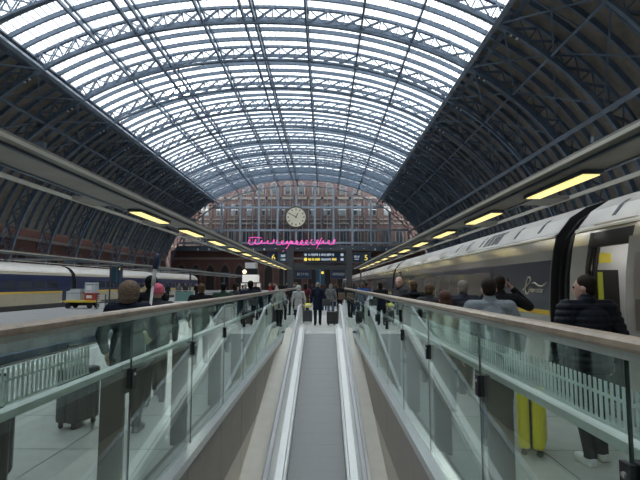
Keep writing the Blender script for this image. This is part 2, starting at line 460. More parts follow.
CREAM = mat('cream_clock_face', (.86, .78, .60), .5); CASE = mat('dark_bronze_clock_case', (.10, .08, .05), .4, .4); INK = mat('black_clock_marks', (.06, .055, .05), .5)
CX, CZ, CY = -7.86, 20.4, YG-1.0
ck = tag(empty('station_clock', (CX, CY, CZ)), 'large round cream station clock hung on the glazed gable', 'clock')
MB().disc((0, .25, 0), 3.1, 'y', 48, .6).build('case', CASE, ck)
MB().disc((0, -.09, 0), 2.72, 'y', 48, .1).build('dial', CREAM, ck)
for h in range(12):
    t = R(30*h); mb = MB(); mb.bar((math.sin(t)*1.95, -.17, math.cos(t)*1.95), (math.sin(t)*2.45, -.17, math.cos(t)*2.45), .06, .26, (math.cos(t), 0, -math.sin(t))); mb.build('hour_mark', INK, ck)
for t, l, wd, nm in ((R(-60), 2.05, .16, 'minute_hand'), (R(26), 1.25, .24, 'hour_hand')):
    MB().bar((-math.sin(t)*.3, -.2, -math.cos(t)*.3), (math.sin(t)*l, -.2, math.cos(t)*l), .05, wd, (math.cos(t), 0, -math.sin(t))).build(nm, CASE, ck)
MB().disc((0, -.2, 0), .2, 'y', 16, .1).build('hub', CASE, ck)
MB().box(-.3, .3, .55, 1.0, -2.5, 2.9).build('mounting_bracket', STEEL_PALE, ck)

# pink neon: a plain abstract squiggle of about the same size and colour
NEON = mat('pink_neon_tube', (.9, .1, .5), .4, emit=(1, .10, .55), estr=.85)
ne = tag(empty('neon_sign', (-9.0, YG-1.4, 12.6)), 'pink neon squiggle glowing across the base of the glazed gable', 'neon sign')
def squig(x0, x1, amp, freq, ph, z0, slope=0.0, n=90):
    pts = []
    for i in range(n+1):
        u = i/n; x = x0 + (x1-x0)*u
        pts.append((x + .55*math.sin(freq*u*2*math.pi + ph + 1.2), 0, z0 + amp*(.75+.25*math.sin(7*u+ph))*math.sin(freq*u*2*math.pi + ph) + slope*u))
    return pts
for pts in (squig(-12.3, -4.6, .75, 4.5, .3, .75), squig(-4.0, 4.8, .7, 6.5, 1.9, .6), squig(5.3, 12.4, .75, 4.5, .9, .7),
            [(-12, 0, 1.9), (-10.2, 0, 2.1), (-8.4, 0, 1.9)], [(-.2, 0, 1.2), (-1.1, 0, -.6), (-2.6, 0, -2.1)], [(8.4, 0, 1.9), (7.6, 0, .4), (6.9, 0, -1.2)]):
    MB().tube(pts, .08, 8).build('neon_tube', NEON, ne, smooth=True)
MB().box(-12.6, 12.6, .25, .4, -.1, .1).build('mounting_bar', STEEL_DARK, ne)
MB().box(-12.6, 12.6, .25, .75, -.25, -.1).build('mounting_shelf', STEEL_DARK, ne)

# ------------------------------------------------------------------ side walls
for nm, x0, x1 in (('wall_left', XC-38.6, XC-37.4), ('wall_right', XC+37.4, XC+38.6)):
    wl = tag(MB().box(x0, x1, Y0R, YG+1, -1, 10.4).build(nm, BRICKD), kind='structure'); wl['label'] = 'dark red brick side wall of the train shed'
    xf = x1 if nm == 'wall_left' else x0; s = 1 if nm == 'wall_left' else -1
    for k in range(4, NB):
        yc = Y0R + (k+.5)*BAY; pts = gothic(yc, .2, 3.4, 7.0, 0); pti = gothic(yc, .2, 2.6, 6.2, 0)
        a = MB().sweep([[(xf-s*.02, y, z) for y, z in pts], [(xf+s*.2, y, z) for y, z in pts]]).build('arch_surround', BRICK, wl)
        MB().sweep([[(xf+s*.15, y, z) for y, z in pti], [(xf+s*.28, y, z) for y, z in pti]]).build('recess', OPENING_SHADE, a)
    MB().box(min(xf, xf+s*.3), max(xf, xf+s*.3), Y0R, YG, 8.2, 8.7).build('string_course', STONE, wl)
wf = tag(MB().box(XC-40, XC+40, Y0R-1.2, Y0R-.4, -1, 34).build('wall_light_block', CONC), kind='structure'); wf['label'] = 'plain grey wall added behind the camera to shut out sky light'  # unseen wall, added to close the open end against sky light
# ------------------------------------------------------------------ floors, tracks and the travelator well
WL, WR = -1.40, 1.05                      # glass planes either side of the well
YL = 16.5                                 # top landing of the travelator
YB = -3.0                                 # near end of the well
PL, PR = -6.5, 3.68                       # platform edges
fl = tag(empty('floor', (0, 30, 0)), kind='structure'); fl['label'] = 'grey tiled platform floor around the travelator well'
def fpart(name, mb, m): o = mb.build(name, m, fl); o.location = (0, -30, 0); return o
fpart('slab', MB().box(PL, WL-.02, -20, YL, -.9, -.012), GROUT)
fpart('slab', MB().box(WR+.02, PR, -20, YL, -.9, -.012), GROUT)
fpart('slab', MB().box(WL-.02, WR+.02, -20, YB, -.9, -.012), GROUT)
fpart('slab', MB().box(PL, PR, YL+1.0, 104, -.9, -.012), GROUT)
fpart('slab', MB().box(PL, WL-.02, YL, YL+1.0, -.9, -.012), GROUT)
fpart('slab', MB().box(WR+.02, PR, YL, YL+1.0, -.9, -.012), GROUT)
fpart('paving', MB().box(PL, PR, 26.4, 104, -.012, 0), PAVE)
fpart('paving', MB().box(PL, WL-.02, -20, -1.2, -.012, 0), PAVE)
fpart('paving', MB().box(WR+.02, PR, -20, -1.2, -.012, 0), PAVE)
fpart('paving', MB().box(WL-.02, WR+.02, YL+1.0, 26.4, -.012, 0), mat('pale_landing_floor', (.52, .51, .47), .4, 0, .08, 3))
def tile_field(x0, x1, y0, y1, nx, ny):
    tw, tl = (x1-x0)/nx, (y1-y0)/ny
    ms = [MB().box(.006, tw-.006, .006, tl-.006, -.012, 0).mesh('floor_tile', m) for m in (TILE, TILE2)]
    for i in range(nx):
        for j in range(ny):
            o = link('floor_tile', ms[random.random() < .4], fl); o.location = (x0+i*tw, y0+j*tl-30, 0)
tile_field(PL+.45, WL-.14, -1.2, 26.4, 4, 22)
tile_field(WR+.14, PR-.45, -1.2, 26.4, 2, 22)
EDGEW = mat('worn_white_edge_paint', (.62, .62, .58), .6, 0, .2, 6); EDGEY = mat('yellow_edge_paint', (.62, .50, .14), .6, 0, .2, 6)
for a, b, m in ((PL, PL+.3, CONC), (PL+.3, PL+.45, EDGEW), (PR-.3, PR, CONC), (PR-.45, PR-.3, EDGEW)):
    fpart('edge_strip', MB().box(a, b, -1.2, 26.4, -.012, .001), m)
# concourse beyond, far left platforms, track beds
def ground(name, mb, m, label):
    o = mb.build(name, m); tag(o, kind='structure'); o['label'] = label; return o
ground('floor_concourse', MB().box(-46, 31, 104, YG+9, -.9, 0), PAVE, 'grey concourse floor under the gable')
ground('floor_far_platform', MB().box(-19.2, -11, -20, 104, -.9, 0), PAVE, 'grey paved platform across the empty track')
ground('floor_outer', MB().box(-46, -22.9, -20, 104, -.9, 0), PAVE, 'grey paving along the brick side wall')
ground('floor_beyond_train', MB().box(7.2, 31, -20, 104, -.9, 0), PAVE, 'grey platform floor behind the silver train')
for x0, x1 in ((-11, PL), (-22.9, -19.2), (PR, 7.2)):
    tb = ground('track_bed', MB().box(x0, x1, -20, 104, -1.3, -1.05), BALLAST, 'dark ballast bed of a sunken platform track')
    xm = (x0+x1)/2 if x0 != -11 else -9.3
    for q in (-.72, .72):
        MB().box(xm+q-.035, xm+q+.035, -20, 104, -.98, -.85).build('rail', RAILST, tb)
    sl = MB()
    for k in range(190): sl.box(xm-1.25, xm+1.25, -20+k*.65, -19.75+k*.65, -1.06, -.97)
    tag(sl.build('sleepers', CONC, tb), kind='stuff')
cd_ = tag(MB().box(-10.9, -10.6, -10, 100, -.95, -.7).build('cable_trunking', STEEL_DARK), 'dark cable trunking along the foot of the far platform', 'cable trunking')
fpc = MB().box(-11.06, -10.995, -20, 104, -.9, -.02).build('trim_2', CONC); tag(fpc, kind='structure')
# the well: cladding, ramp
SLOPE = .211
def zb(y): return -SLOPE * (YL - y) if y < YL else 0.0
well = tag(empty('wall_well', (0, 0, 0)), kind='structure'); well['label'] = 'taupe and beige clad sides of the travelator well'
npan = 12; pl_ = (YL - YB)/npan
for W, s in ((WL, -1), (WR, 1)):
    for k in range(npan):
        y0 = YB + k*pl_ + .006; y1 = YB + (k+1)*pl_ - .006
        x0, x1 = sorted((W, W + s*.03))
        MB().box(x0, x1, y0, y1, -1.04, -.07).build('fascia_panel', TAUPE, well)
        MB().box(x0, x1, y0, y1, -6.0, -1.06).build('cladding_panel', BEIGE, well)
    x0, x1 = sorted((W+s*.032, W + s*.2)); MB().box(x0, x1, YB, YL+.2, -6, -.9).build('backing_wall', GROUT, well)
MB().box(WL, WR, YB-.2, YB, -6, -.02).build('end_panel', BEIGE, well)
MB().box(WL-.2, WR+.2, YL+.2, YL+.4, -6, -.2).build('end_panel', BEIGE, well)
ground('ground_light_block', MB().box(-300, 300, -300, 400, -7, -6.4), CONC, 'concrete slab added far below the platforms to block sky light')  # unseen slab, added to stop sky light leaking in from below
ground('floor_lower', MB().box(-8, 8, YB-20, YL, -6.3, -5.9), PAVE, 'lower level floor at the foot of the travelator')
# travelator
XT = -.13; HB = .508
tv = tag(empty('travelator', (XT, YL, 0)), 'grey inclined moving walkway between steel balustrades in the well', 'travelator')
def tpart(name, mb, m, parent=tv, smooth=False):
    o = mb.build(name, m, parent, smooth=smooth); o.location = (-XT, -YL, 0) if parent is tv else (0, 0, 0); return o
def ramp_prof(mb, prof, y0, y1, ext=None):
    """profile (x, height above belt) swept up the ramp, then level past the landing"""
    ys = [y0, YL-.8, YL-.4, YL, YL+.3] if ext is None else [y0, YL-.8, YL-.4, YL, ext]
    def zz(y): return zb(y) if y <= YL-.4 else (zb(YL-.4)*max(0, (YL-y)/.4))
    return mb.sweep([[(x, y, zz(y)+h) for x, h in prof] for y in ys])
tpart('belt_bed', ramp_prof(MB(), [(XT-HB-.1, -.5), (XT+HB+.1, -.5), (XT+HB+.1, -.02), (XT-HB-.1, -.02)], YB, 0), BLACK)
gro = MB(); ng = 60
for k in range(ng):
    x = XT-HB + 2*HB*(k+.5)/ng; gro.sweep([[(x-.0055, y, zb(y)-.03), (x+.0055, y, zb(y)-.03), (x+.0055, y, zb(y)), (x-.0055, y, zb(y))] for y in (YB, YL)])
tag(tpart('belt_ridges', gro, BELT), kind='stuff')
pm = MB()
n_p = 46; 
for k in range(n_p):
    y0 = YB + (YL-YB)*k/n_p; y1 = YB + (YL-YB)*(k+1)/n_p - .012
    o = tpart('pallet', MB().sweep([[(XT-HB, y, zb(y)-.03), (XT+HB, y, zb(y)-.03), (XT+HB, y, zb(y)-.008), (XT-HB, y, zb(y)-.008)] for y in (y0, y1)]), BELT)
for s in (-1, 1):
    P = lambda pr: [(XT + s*x, h) for x, h in pr]
    tpart('skirt', ramp_prof(MB(), P([(HB+.008, -.04), (HB+.008, .14), (HB+.03, .16), (HB+.05, .16), (HB+.05, -.04)]), YB, 0, YL+1.5), STEELWHITE)
    tpart('inner_deck', ramp_prof(MB(), P([(HB+.062, .0), (HB+.062, .19), (HB+.20, .23), (HB+.20, .0)]), YB, 0, YL+1.5), STEELWHITE)
    tpart('balustrade_panel', ramp_prof(MB(), P([(HB+.185, .23), (HB+.185, .88), (HB+.215, .88), (HB+.215, .23)]), YB, 0, YL+1.35), STEELWHITE)
    tpart('outer_deck', ramp_prof(MB(), P([(HB+.206, .0), (HB+.206, .23), (HB+.38, .26), (HB+.40, .24), (HB+.40, -.3), (HB+.206, -.3)]), YB, 0, YL+1.5), STEELWHITE)
    Wx = abs((WL if s < 0 else WR) - XT) - .002
    tpart('closing_panel', MB().sweep([[(XT + s*x, y, zb(y)+h) for x, h in ((HB+.402, .1), (HB+.402, .20), (Wx, .24), (Wx, .1))] for y in (YB, 14.8)]), BEIGE)
    tpart('closing_panel', MB().sweep([[(XT + s*x, y, zb(y)+h) for x, h in ((HB+.402, .1), (HB+.402, .20), (Wx-.11, .22), (Wx-.11, .1))] for y in (14.8, YL-.05)]), BEIGE)
    # handrail with a rounded newel at the top
    path = [(XT+s*(HB+.20), y, zb(y)+.93) for y in (YB, 4, 10, YL-.8)] + [(XT+s*(HB+.20), YL-.3, .9), (XT+s*(HB+.20), YL+.2, .93)]
    for i in range(0, 11):
        t = math.pi*i/10; path.append((XT+s*(HB+.20), YL+1.3+math.sin(t)*.33, .60+math.cos(t)*.33))
    path.append((XT+s*(HB+.20), YL+.9, .27))
    rings = []
    for k, p in enumerate(path):
        a = Vector(path[max(k-1, 0)]); b = Vector(path[min(k+1, len(path)-1)]); d = (b-a).normalized(); nrm_ = Vector((0, -d.z, d.y))
        rings.append([Vector(p)+Vector((q[0], 0, 0))+nrm_*q[1] for q in ((-.042, -.015), (-.042, .012), (-.025, .028), (.025, .028), (.042, .012), (.042, -.015), (.02, -.02), (-.02, -.02))])
    tpart('handrail', MB().sweep(rings), RUBBER)
    rim = MB(); rim.tube([Vector(p) - Vector((0, 0, .045)) for p in path[:6]], .014, 6); tpart('rail_track', rim, STAIN)
    np_ = MB(); pts = [(YL+1.3, .2), (YL+1.3, .9)] + [(YL+1.3+math.sin(math.pi*i/10)*.28, .58+math.cos(math.pi*i/10)*.30) for i in range(11)]
    cx = XT+s*(HB+.20); np_.sweep([[(cx-.014, y, z) for y, z in pts[2:]], [(cx+.014, y, z) for y, z in pts[2:]]]); tpart('newel_panel', np_, STEELWHITE)
tpart('comb_plate', MB().box(XT-HB-.02, XT+HB+.02, YL, YL+1.0, -.15, .006), mat('bright_comb_plate', (.66, .66, .62), .35, .5, .05, 12))
tpart('landing_trim', MB().box(WL+.11, XT-HB-.02, YL+.1, YL+1.0, -.15, .004), STAIN)
tpart('landing_trim', MB().box(XT+HB+.02, WR-.11, YL+.1, YL+1.0, -.15, .004), STAIN)

# ------------------------------------------------------------------ glass balustrades
WHITE_BAR = mat('white_pane_bar', (.78, .80, .77), .5)
def balustrade(W, s, y0, sp, yend, label, fr0, fr1, yts):
    b = tag(empty('glass_balustrade', (W, y0, 0)), label, 'balustrade')
    def bp(nm, mb, m, parent=b, smooth=False):
        o = mb.build(nm, m, parent, smooth=smooth); o.location = (-W, -y0, 0) if parent is b else (0, 0, 0); return o
    X = lambda a, c: tuple(sorted((W + s*a, W + s*c)))
    joints = []; y = y0
    while y < yend: joints.append(y); y += sp
    ends = [joints[0]-sp] + joints + [yend]
    for k in range(len(ends)-1):
        a, c = ends[k]+.004, ends[k+1]-.004
        if c-a < .2: continue
        x0, x1 = X(.0, .010); g = bp('glass_pane', MB().box(x0, x1, a, c, .02, 1.455), GUARDGLASS)
        for yy in (a, c):
            bp('pane_edge', MB().box(x0, x1, min(yy, yy+.002) if yy == a else yy-.002, yy+.002 if yy == a else yy, .02, 1.455), GLASSRIM, g)
    x0, x1 = X(-.10, .03)
    bp('edge_trim', MB().box(x0, x1, ends[0], YL+.1, -.07, .018), STAIN)
    x0, x1 = X(.03, .14)
    bp('kerb', MB().box(x0, x1, ends[0], yend, -.01, .03), BRONZE)
    # wooden cap
    cx = W + s*.008; pr = [(-.036, 0), (-.042, .012), (-.042, .032), (-.030, .046), (.030, .046), (.042, .032), (.042, .012), (.036, 0)]
    bp('wooden_handrail', MB().sweep([[(cx+q[0], y, 1.452+q[1]) for q in pr] for y in (ends[0], yend)]), WOOD)
    bp('cap_channel', MB().box(cx-.022, cx+.022, ends[0], yend, 1.42, 1.4519), STAIN)
    # guard rail on the platform side
    x0, x1 = X(.085, .15)
    bp('guard_rail', MB().box(x0, x1, ends[0], yend, 1.045, 1.085), STEELWHITE)
    for y in joints:
        if y > yend-.3: continue
        x0, x1 = X(.045, .215); p = bp('post', MB().box(x0, x1, y-.016, y+.016, .0, 1.043), BRONZE)
        x0, x1 = X(-.022, -.001); c = bp('clamp_plate', MB().box(x0, x1, y-.03, y+.03, .93, 1.07), BLACK)
        bp('bolt', MB().disc((W-s*.026, y, 1.03), .011, 'x', 10, .01), STAIN, c)
        x0, x1 = X(.017, .06); bp('clamp_block', MB().box(x0, x1, y-.03, y+.03, .90, 1.07), BLACK)
    # band of thin white bars on the platform side of the glass
    ms = MB().box(0, .004, -.0085, .0085, 0, yts[1]-yts[0]).mesh('pane_bar', WHITE_BAR)
    y = fr0
    while y < fr1:
        o = link('pane_bar', ms, b); o.location = (s*.0175 - (.004 if s < 0 else 0), y-y0, yts[0]); y += .037
    for z in (yts[0]-.012, yts[0]+.09): 
        x0, x1 = X(.0165, .020); bp('pane_line', MB().box(x0, x1, fr0, fr1, z, z+.012), WHITE_BAR)
    return b
balustrade(WL, -1, 1.91, 1.65, 24.5, 'wood capped glass balustrade between the travelator well and the empty track', 1.75, 2.95, (EYE-.525, EYE-.372))
balustrade(WR, 1, 1.72, 1.61, 24.5, 'wood capped glass balustrade between the travelator well and the silver train', 1.25, 6.0, (EYE-.515, EYE-.367))

# ------------------------------------------------------------------ platform canopies with lights
def canopy(xin, xmid, xout, z, y0, y1, lamps, crosses, posts, label, lampx):
    c = tag(empty('platform_canopy', (xin, 0, 0)), label, 'canopy')
    def cp(nm, mb, m): o = mb.build(nm, m, c); o.location = (-xin, 0, 0); return o
    a, b = sorted((xin, xmid))
    cp('soffit_panel', MB().box(a, b, y0, y1, z, z+.06), CANOPY)
    s = 1 if xout > xin else -1
    e0, e1 = sorted((xin, xin - s*.02)); cp('edge_trim', MB().box(e0, e1, y0, y1, z-.01, z+.025), CANOPY_EDGE)
    e0, e1 = sorted((xmid, xmid + s*.05)); cp('edge_channel', MB().box(e0, e1, y0, y1, z-.02, z+.06), STEEL_BLUE)
    e0, e1 = sorted((xout, xout + s*.05)); cp('outer_rail', MB().box(e0, e1, y0, y1, z-.01, z+.04), CANOPY_EDGE)
    e0, e1 = sorted((xin+s*.12, xin+s*.16)); cp('conduit', MB().box(e0, e1, y0, y1, z-.03, z-.001), STEEL_DARK)
    a, b = sorted((xmid, xout))
    for y in crosses: cp('cross_plate', MB().box(a, b, y-.35, y+.35, z+.0, z+.05), CANOPY)
    for y in lamps:
        cp('light_fitting', MB().box(lampx-.12, lampx+.12, y-.85, y+.85, z-.05, z-.001), STEEL_DARK)
        cp('light_panel', MB().box(lampx-.10, lampx+.10, y-.80, y+.80, z-.062, z-.05), LAMPY)
    for y in posts:
        cp('post', MB().box(xmid-.07, xmid+.07, y-.08, y+.08, 0, z), STEEL_DARK)
        cp('post_arm', MB().bar((xin, y, z+.18), (xout, y, z+.18), .12, .14), STEEL_DARK)
    for y in [p for p in crosses]:
        cp('hanger', MB().bar((xin, y, z+.10), (xout, y, z+.08), .06, .06), STEEL_DARK)
ZC = EYE + 1.35
canopy(2.70, 3.30, 3.88, ZC, -6, 43.8, [6.45 + 3.15*k for k in range(0, 12)], [7.9 + 3.15*k for k in range(-3, 12)], [-5.5, 43.3], 'pale linear canopy with yellow light panels beside the silver train', 3.18)
canopy(-2.93, -3.60, -4.02, ZC, -6, 43.8, [9.4 + 2.98*k for k in range(0, 12)], [7.9 + 2.98*k for k in range(-3, 12)], [-5.5, 43.3], 'pale linear canopy with yellow light panels above the left tiled platform', -3.42)
canopy(-13.2, -14.0, -18.0, ZC, 5, 100, [], [10 + 8.6*k for k in range(0, 11)], [16 + 17.2*k for k in range(0, 5)], 'slim unlit canopy over the far platform with the luggage cart', -13.6)

# ------------------------------------------------------------------ trains
SILVER = mat('silver_grey_train_paint', (.66, .625, .57), .26, .5, .05, 3, coat=.2)
SILVER2 = mat('pale_roof_train_paint', (.54, .50, .44), .30, .35, .08, 2)
SLATE = mat('slate_blue_grey_train_band', (.085, .092, .115), .28, .1, coat=.3)
YELLOW = mat('yellow_train_stripe', (.80, .52, .05), .35)
CREAMT = mat('cream_train_paint', (.46, .40, .28), .35, .05, .06, 3)
WGLASS = mat('window_painted_brown_reflection', (.25, .215, .18), .12, .0, coat=.5)  # lighter brown reflection painted into the dark window glass
NAVY = mat('navy_train_paint', (.018, .026, .075), .3, coat=.3)
BELLOW = mat('black_gangway_bellows', (.012, .012, .013), .7)
PROF = [(.35, -.85), (.06, -.55), (.02, -.2), (0, .1), (0, 1.35), (.03, 1.85), (.09, 2.25), (.16, 2.50), (.20, 2.55), (.40, 2.80), (.68, 2.98), (1.03, 3.09), (1.40, 3.13)]
def side_u(z):
    for (u0, z0), (u1, z1) in zip(PROF, PROF[1:]):
        if z0 <= z <= z1: return u0 + (u1-u0)*(z-z0)/(z1-z0)
    return PROF[-1][0]
def full_prof(i0=0, shrink=0.0, zoff=0.0):
    L = [(u+shrink, z+zoff) for u, z in PROF[i0:]]; return L + [(2.8-u, z) for u, z in reversed(L[:-1])]
class Train:
    def __init__(s, xside, sgn, label):
        s.x = xside; s.g = sgn; s.o = tag(empty('train', (xside + sgn*1.4, 10, -.85)), label, 'train')
    def put(s, nm, mb, m, parent=None, smooth=False):
        o = mb.build(nm, m, parent or s.o, smooth=smooth)
        o.location = (-(s.x + s.g*1.4), -10, .85) if parent is None else (0, 0, 0); return o
    def X(s, u): return s.x + s.g*u
    def extr(s, pr, y0, y1):
        return MB().sweep([[(s.X(u), y, z) for u, z in pr] for y in (y0, y1)])
    def strip(s, z0, z1, y0, y1, off=.006, th=.02, skew=0, n=5):
        """plate that follows the curved side, proud of it by off"""
        zs = [z0 + (z1-z0)*k/n for k in range(n+1)]
        rows = []
        for y, sk in ((y0, skew), (y1, 0)):
            a = [(s.X(side_u(z)-off), y + sk*(z-z0)/(z1-z0), z) for z in zs]; b = [(s.X(side_u(z)+th), y + sk*(z-z0)/(z1-z0), z) for z in reversed(zs)]
            rows.append(a+b)
        return MB().sweep(rows)
    def roofstrip(s, u0, u1, y0, y1, off=.01, th=.02):
        pts = []
        for k in range(5):
            u = u0+(u1-u0)*k/4
            for (a, za), (b, zb_) in zip(PROF, PROF[1:]):
                if a <= u <= b and za >= 2.4: z = za+(zb_-za)*(u-a)/(b-a)
            pts.append((u, z))
        rows = [[(s.X(u), y, z+off) for u, z in pts] + [(s.X(u), y, z-th) for u, z in reversed(pts)] for y in (y0, y1)]
        return MB().sweep(rows)
def coach(T, y0, y1, style, near_end=None, logo=False):
    body, roofm = (SILVER, SILVER2) if style == 'silver' else (CREAMT, SILVER2)
    c = T.put('coach_body', T.extr(full_prof(0)[:9] + full_prof(0)[-9:], y0, y1), body, smooth=False)
    T.put('coach_roof', T.extr(full_prof(8, .002, .004), y0, y1), roofm, c)
    T.put('end_panel', T.extr(full_prof(0, .004), y0-.03, y0-.002), BELLOW, c)
    T.put('gutter', T.strip(2.47, 2.52, y0, y1, .02), mat('cream_gutter', (.62, .58, .48), .4), c)
    if style == 'silver':
        yw0, yw1 = y0+2.9, y1-2.6
        T.put('side_band', T.strip(1.24, 2.08, y0+.02, y0+3.2, .006, skew=.0), SLATE, c)
        T.put('side_band', T.strip(1.24, 2.08, y1-2.2, y1-.02, .006), SLATE, c)
        T.put('side_band', T.strip(1.95, 2.08, y0+3.2, y1-2.2, .006), SLATE, c)
        T.put('stripe', T.strip(1.16, 1.24, y0+.02, y0+3.0, .006), YELLOW, c)
        T.put('stripe', T.strip(1.16, 1.24, y1-2.2, y1-.02, .006), YELLOW, c)
        n = 7; st = (yw1-yw0)/n
        for k in range(n):
            T.put('window', T.strip(1.10, 1.93, yw0+k*st+.05, yw0+(k+1)*st-.05, .008), WGLASS, c)
        for k in range(6):
            yy = y0+.9+k*1.15
            T.put('roof_vent', T.roofstrip(.26, .50, yy-.05, yy+.05), BLACK, c)
        for k in range(4):
            T.put('roof_vent', T.roofstrip(.24, .54, y0+3.0+k*.28, y0+3.2+k*.28), BLACK, c)
        dy = y1-1.6
        T.put('door_recess', T.strip(-.1, 2.3, dy-.5, dy+.5, .010), BELLOW, c)
        d = T.put('door', T.strip(-.1, 2.24, dy-.38, dy+.42, .022), SILVER, c)
        if logo:
            LG = mat('pale_gold_logo', (.72, .68, .55), .4)
            def put_tube(pts, r, rad=None):
                q = [(T.X(side_u(z) - .022), y, z) for y, z in pts]
                T.put('logo', MB().tube(q, r, 6, rad=rad), LG, c, smooth=True)
            def lg(px, py): return (y0+.92 - (px-60)/16/23.6, 1.497 + (460-py)/16/54.6)
            put_tube([lg(*q) for q in ((15,395),(60,345),(112,285),(132,228),(118,188),(92,190),(72,240),(58,320),(52,390),(60,440),(78,460),(105,435),(125,385))], .012)
            put_tube([lg(*q) for q in ((148,285),(200,282),(255,325),(310,335),(350,305),(382,268))], .012, [.004, .014, .012, .016, .010, .003])
            yl = y0+.82
            tm = text_mesh('eurostar', .145, LG); t = link('lettering', tm, c)
            t.matrix_local = Matrix(((0, 0, -1, T.X(side_u(1.55)-.012)), (-1, 0, 0, yl-.34), (0, 1, 0, 1.575), (0, 0, 0, 1)))
    else:
        T.put('side_band', T.strip(1.18, 2.30, y0+.01, y1-.01, .006), NAVY, c)
        T.put('stripe', T.strip(1.06, 1.18, y0+.01, y1-.01, .006), YELLOW, c)
        T.put('skirt', T.strip(-.5, .30, y0+.01, y1-.01, .006), mat('dark_skirt', (.06, .055, .05), .6), c)
        n = 9; st = (y1-y0-4)/n
        for k in range(n):
            T.put('window', T.strip(1.38, 1.92, y0+2+k*st+.12, y0+2+(k+1)*st-.12, .010), mat('dark_train_window', (.05, .055, .07), .12), c)
        for dy in (y0+1.0, y1-1.0):
            d = T.put('door', T.strip(.1, 2.25, dy-.4, dy+.4, .014), NAVY, c)
    return c
def bellows(T, y0, y1):
    b = T.put('gangway', T.extr([(u+.16, z-.1) for u, z in PROF] + [(2.8-.16-u, z-.1) for u, z in reversed(PROF[:-1])], y0, y1), BELLOW)
    for k in range(3):
        y = y0 + (y1-y0)*(k+.5)/3; T.put('fold', T.extr([(u+.10, z-.06) for u, z in PROF] + [(2.8-.10-u, z-.06) for u, z in reversed(PROF[:-1])], y-.04, y+.04), BELLOW, b)
TR = Train(3.78, 1, 'silver train with slate blue and yellow bands along the right platform')
CL = 18.1; y = 8.15; k = 0
while y < 100:
    coach(TR, y, y+CL, 'silver', logo=(k == 0)); bellows(TR, y+CL, y+CL+.62); y += CL+.62; k += 1
bellows(TR, 7.5, 8.15)
# nearest coach with the open door
cn = TR.put('coach_body', TR.extr(full_prof(0)[:9] + full_prof(0)[-9:], -11, 6.05), SILVER)
TR.put('coach_roof', TR.extr(full_prof(8, .002, .004), -11, 7.5), SILVER2, cn)
TR.put('gutter', TR.strip(2.47, 2.52, -11, 7.5, .02), mat('cream_gutter', (.62, .58, .48), .4), cn)
ce = TR.put('coach_body', TR.extr(full_prof(0)[:9] + full_prof(0)[-9:], 7.05, 7.5), SILVER)
TR.put('door_header', TR.strip(2.34, 2.50, 6.05, 7.05, .0, .05), SILVER, cn)
TR.put('door_frame', TR.strip(-.1, 2.42, 6.96, 7.05, .012), BLACK, ce)
TR.put('door_frame', TR.strip(-.1, 2.42, 6.86, 6.92, -.06), BLACK, ce)
TR.put('door_frame', TR.strip(2.20, 2.42, 6.05, 7.05, .004, .06), BLACK, cn)
VEST = mat('white_vestibule_lining', (.58, .60, .62), .4)
TR.put('vestibule_floor', MB().box(TR.X(.05), TR.X(2.7), 6.05, 7.05, -.1, .05), mat('vestibule_floor_grey', (.1, .1, .11), .6), cn)
TR.put('vestibule_back', MB().box(TR.X(1.3), TR.X(1.4), 6.05, 7.05, .05, 2.5), VEST, cn)
TR.put('vestibule_end', MB().box(TR.X(.16), TR.X(1.3), 7.0, 7.05, .05, 2.4), VEST, cn)
TR.put('vestibule_lamp', MB().box(TR.X(.5), TR.X(.9), 6.35, 6.75, 2.30, 2.34), mat('white_vestibule_lamp', (.9, .9, .88), .4, emit=(1, .97, .9), estr=1.2), cn)
vl = bpy.data.lights.new('vestibule_light', 'POINT'); vl.energy = 2.5; vl.color = (1, .96, .9); vl.shadow_soft_size = .12
vlo = bpy.data.objects.new('vestibule_light', vl); COL.objects.link(vlo); vlo.location = (TR.X(.7), 6.55, 2.12)
gp = TR.put('grab_panel', MB().box(TR.X(.10), TR.X(.4), 6.88, 6.98, .05, 1.88), BLACK, cn)
TR.put('grab_rail', MB().box(TR.X(.09), TR.X(.16), 6.85, 6.88, .1, 1.85), mat('lime_yellow_grab_rail', (.50, .56, .05), .4), cn)
TR.put('warning_sign', MB().box(TR.X(.12), TR.X(.30), 6.86, 6.90, 1.98, 2.12), mat('yellow_warning_sign', (.85, .72, .05), .5), cn)
TR.put('door_leaf', TR.strip(.0, 2.28, 5.0, 6.02, .06, .0), SILVER, cn)
dw = TR.put('window_frame', TR.strip(1.10, 2.06, 5.34, 5.86, .064, .0), mat('brown_window_frame', (.2, .17, .14), .3), cn)
TR.put('window', TR.strip(1.55, 2.02, 5.38, 5.82, .070, .0), mat('pale_brown_window_glass', (.30, .26, .225), .12, coat=.5), cn)
TR.put('window', TR.strip(1.13, 1.50, 5.38, 5.82, .070, .0), mat('dark_brown_window_glass', (.16, .135, .115), .12, coat=.5), cn)
for kk in range(9):
    yy = 6.7-kk*1.2; TR.put('roof_vent', TR.roofstrip(.27, .50, yy-.045, yy+.045), BLACK, cn)
TR.put('stripe', TR.strip(1.16, 1.24, -11, 4.9, .006), YELLOW, cn)

TL = Train(-19.5, -1, 'navy and cream train with yellow stripe parked beyond the far platform')
y = 37.3 - 3*18.7
for k in range(5):
    coach(TL, y+.6, y+18.7, 'navy'); bellows(TL, y, y+.6); y += 18.7

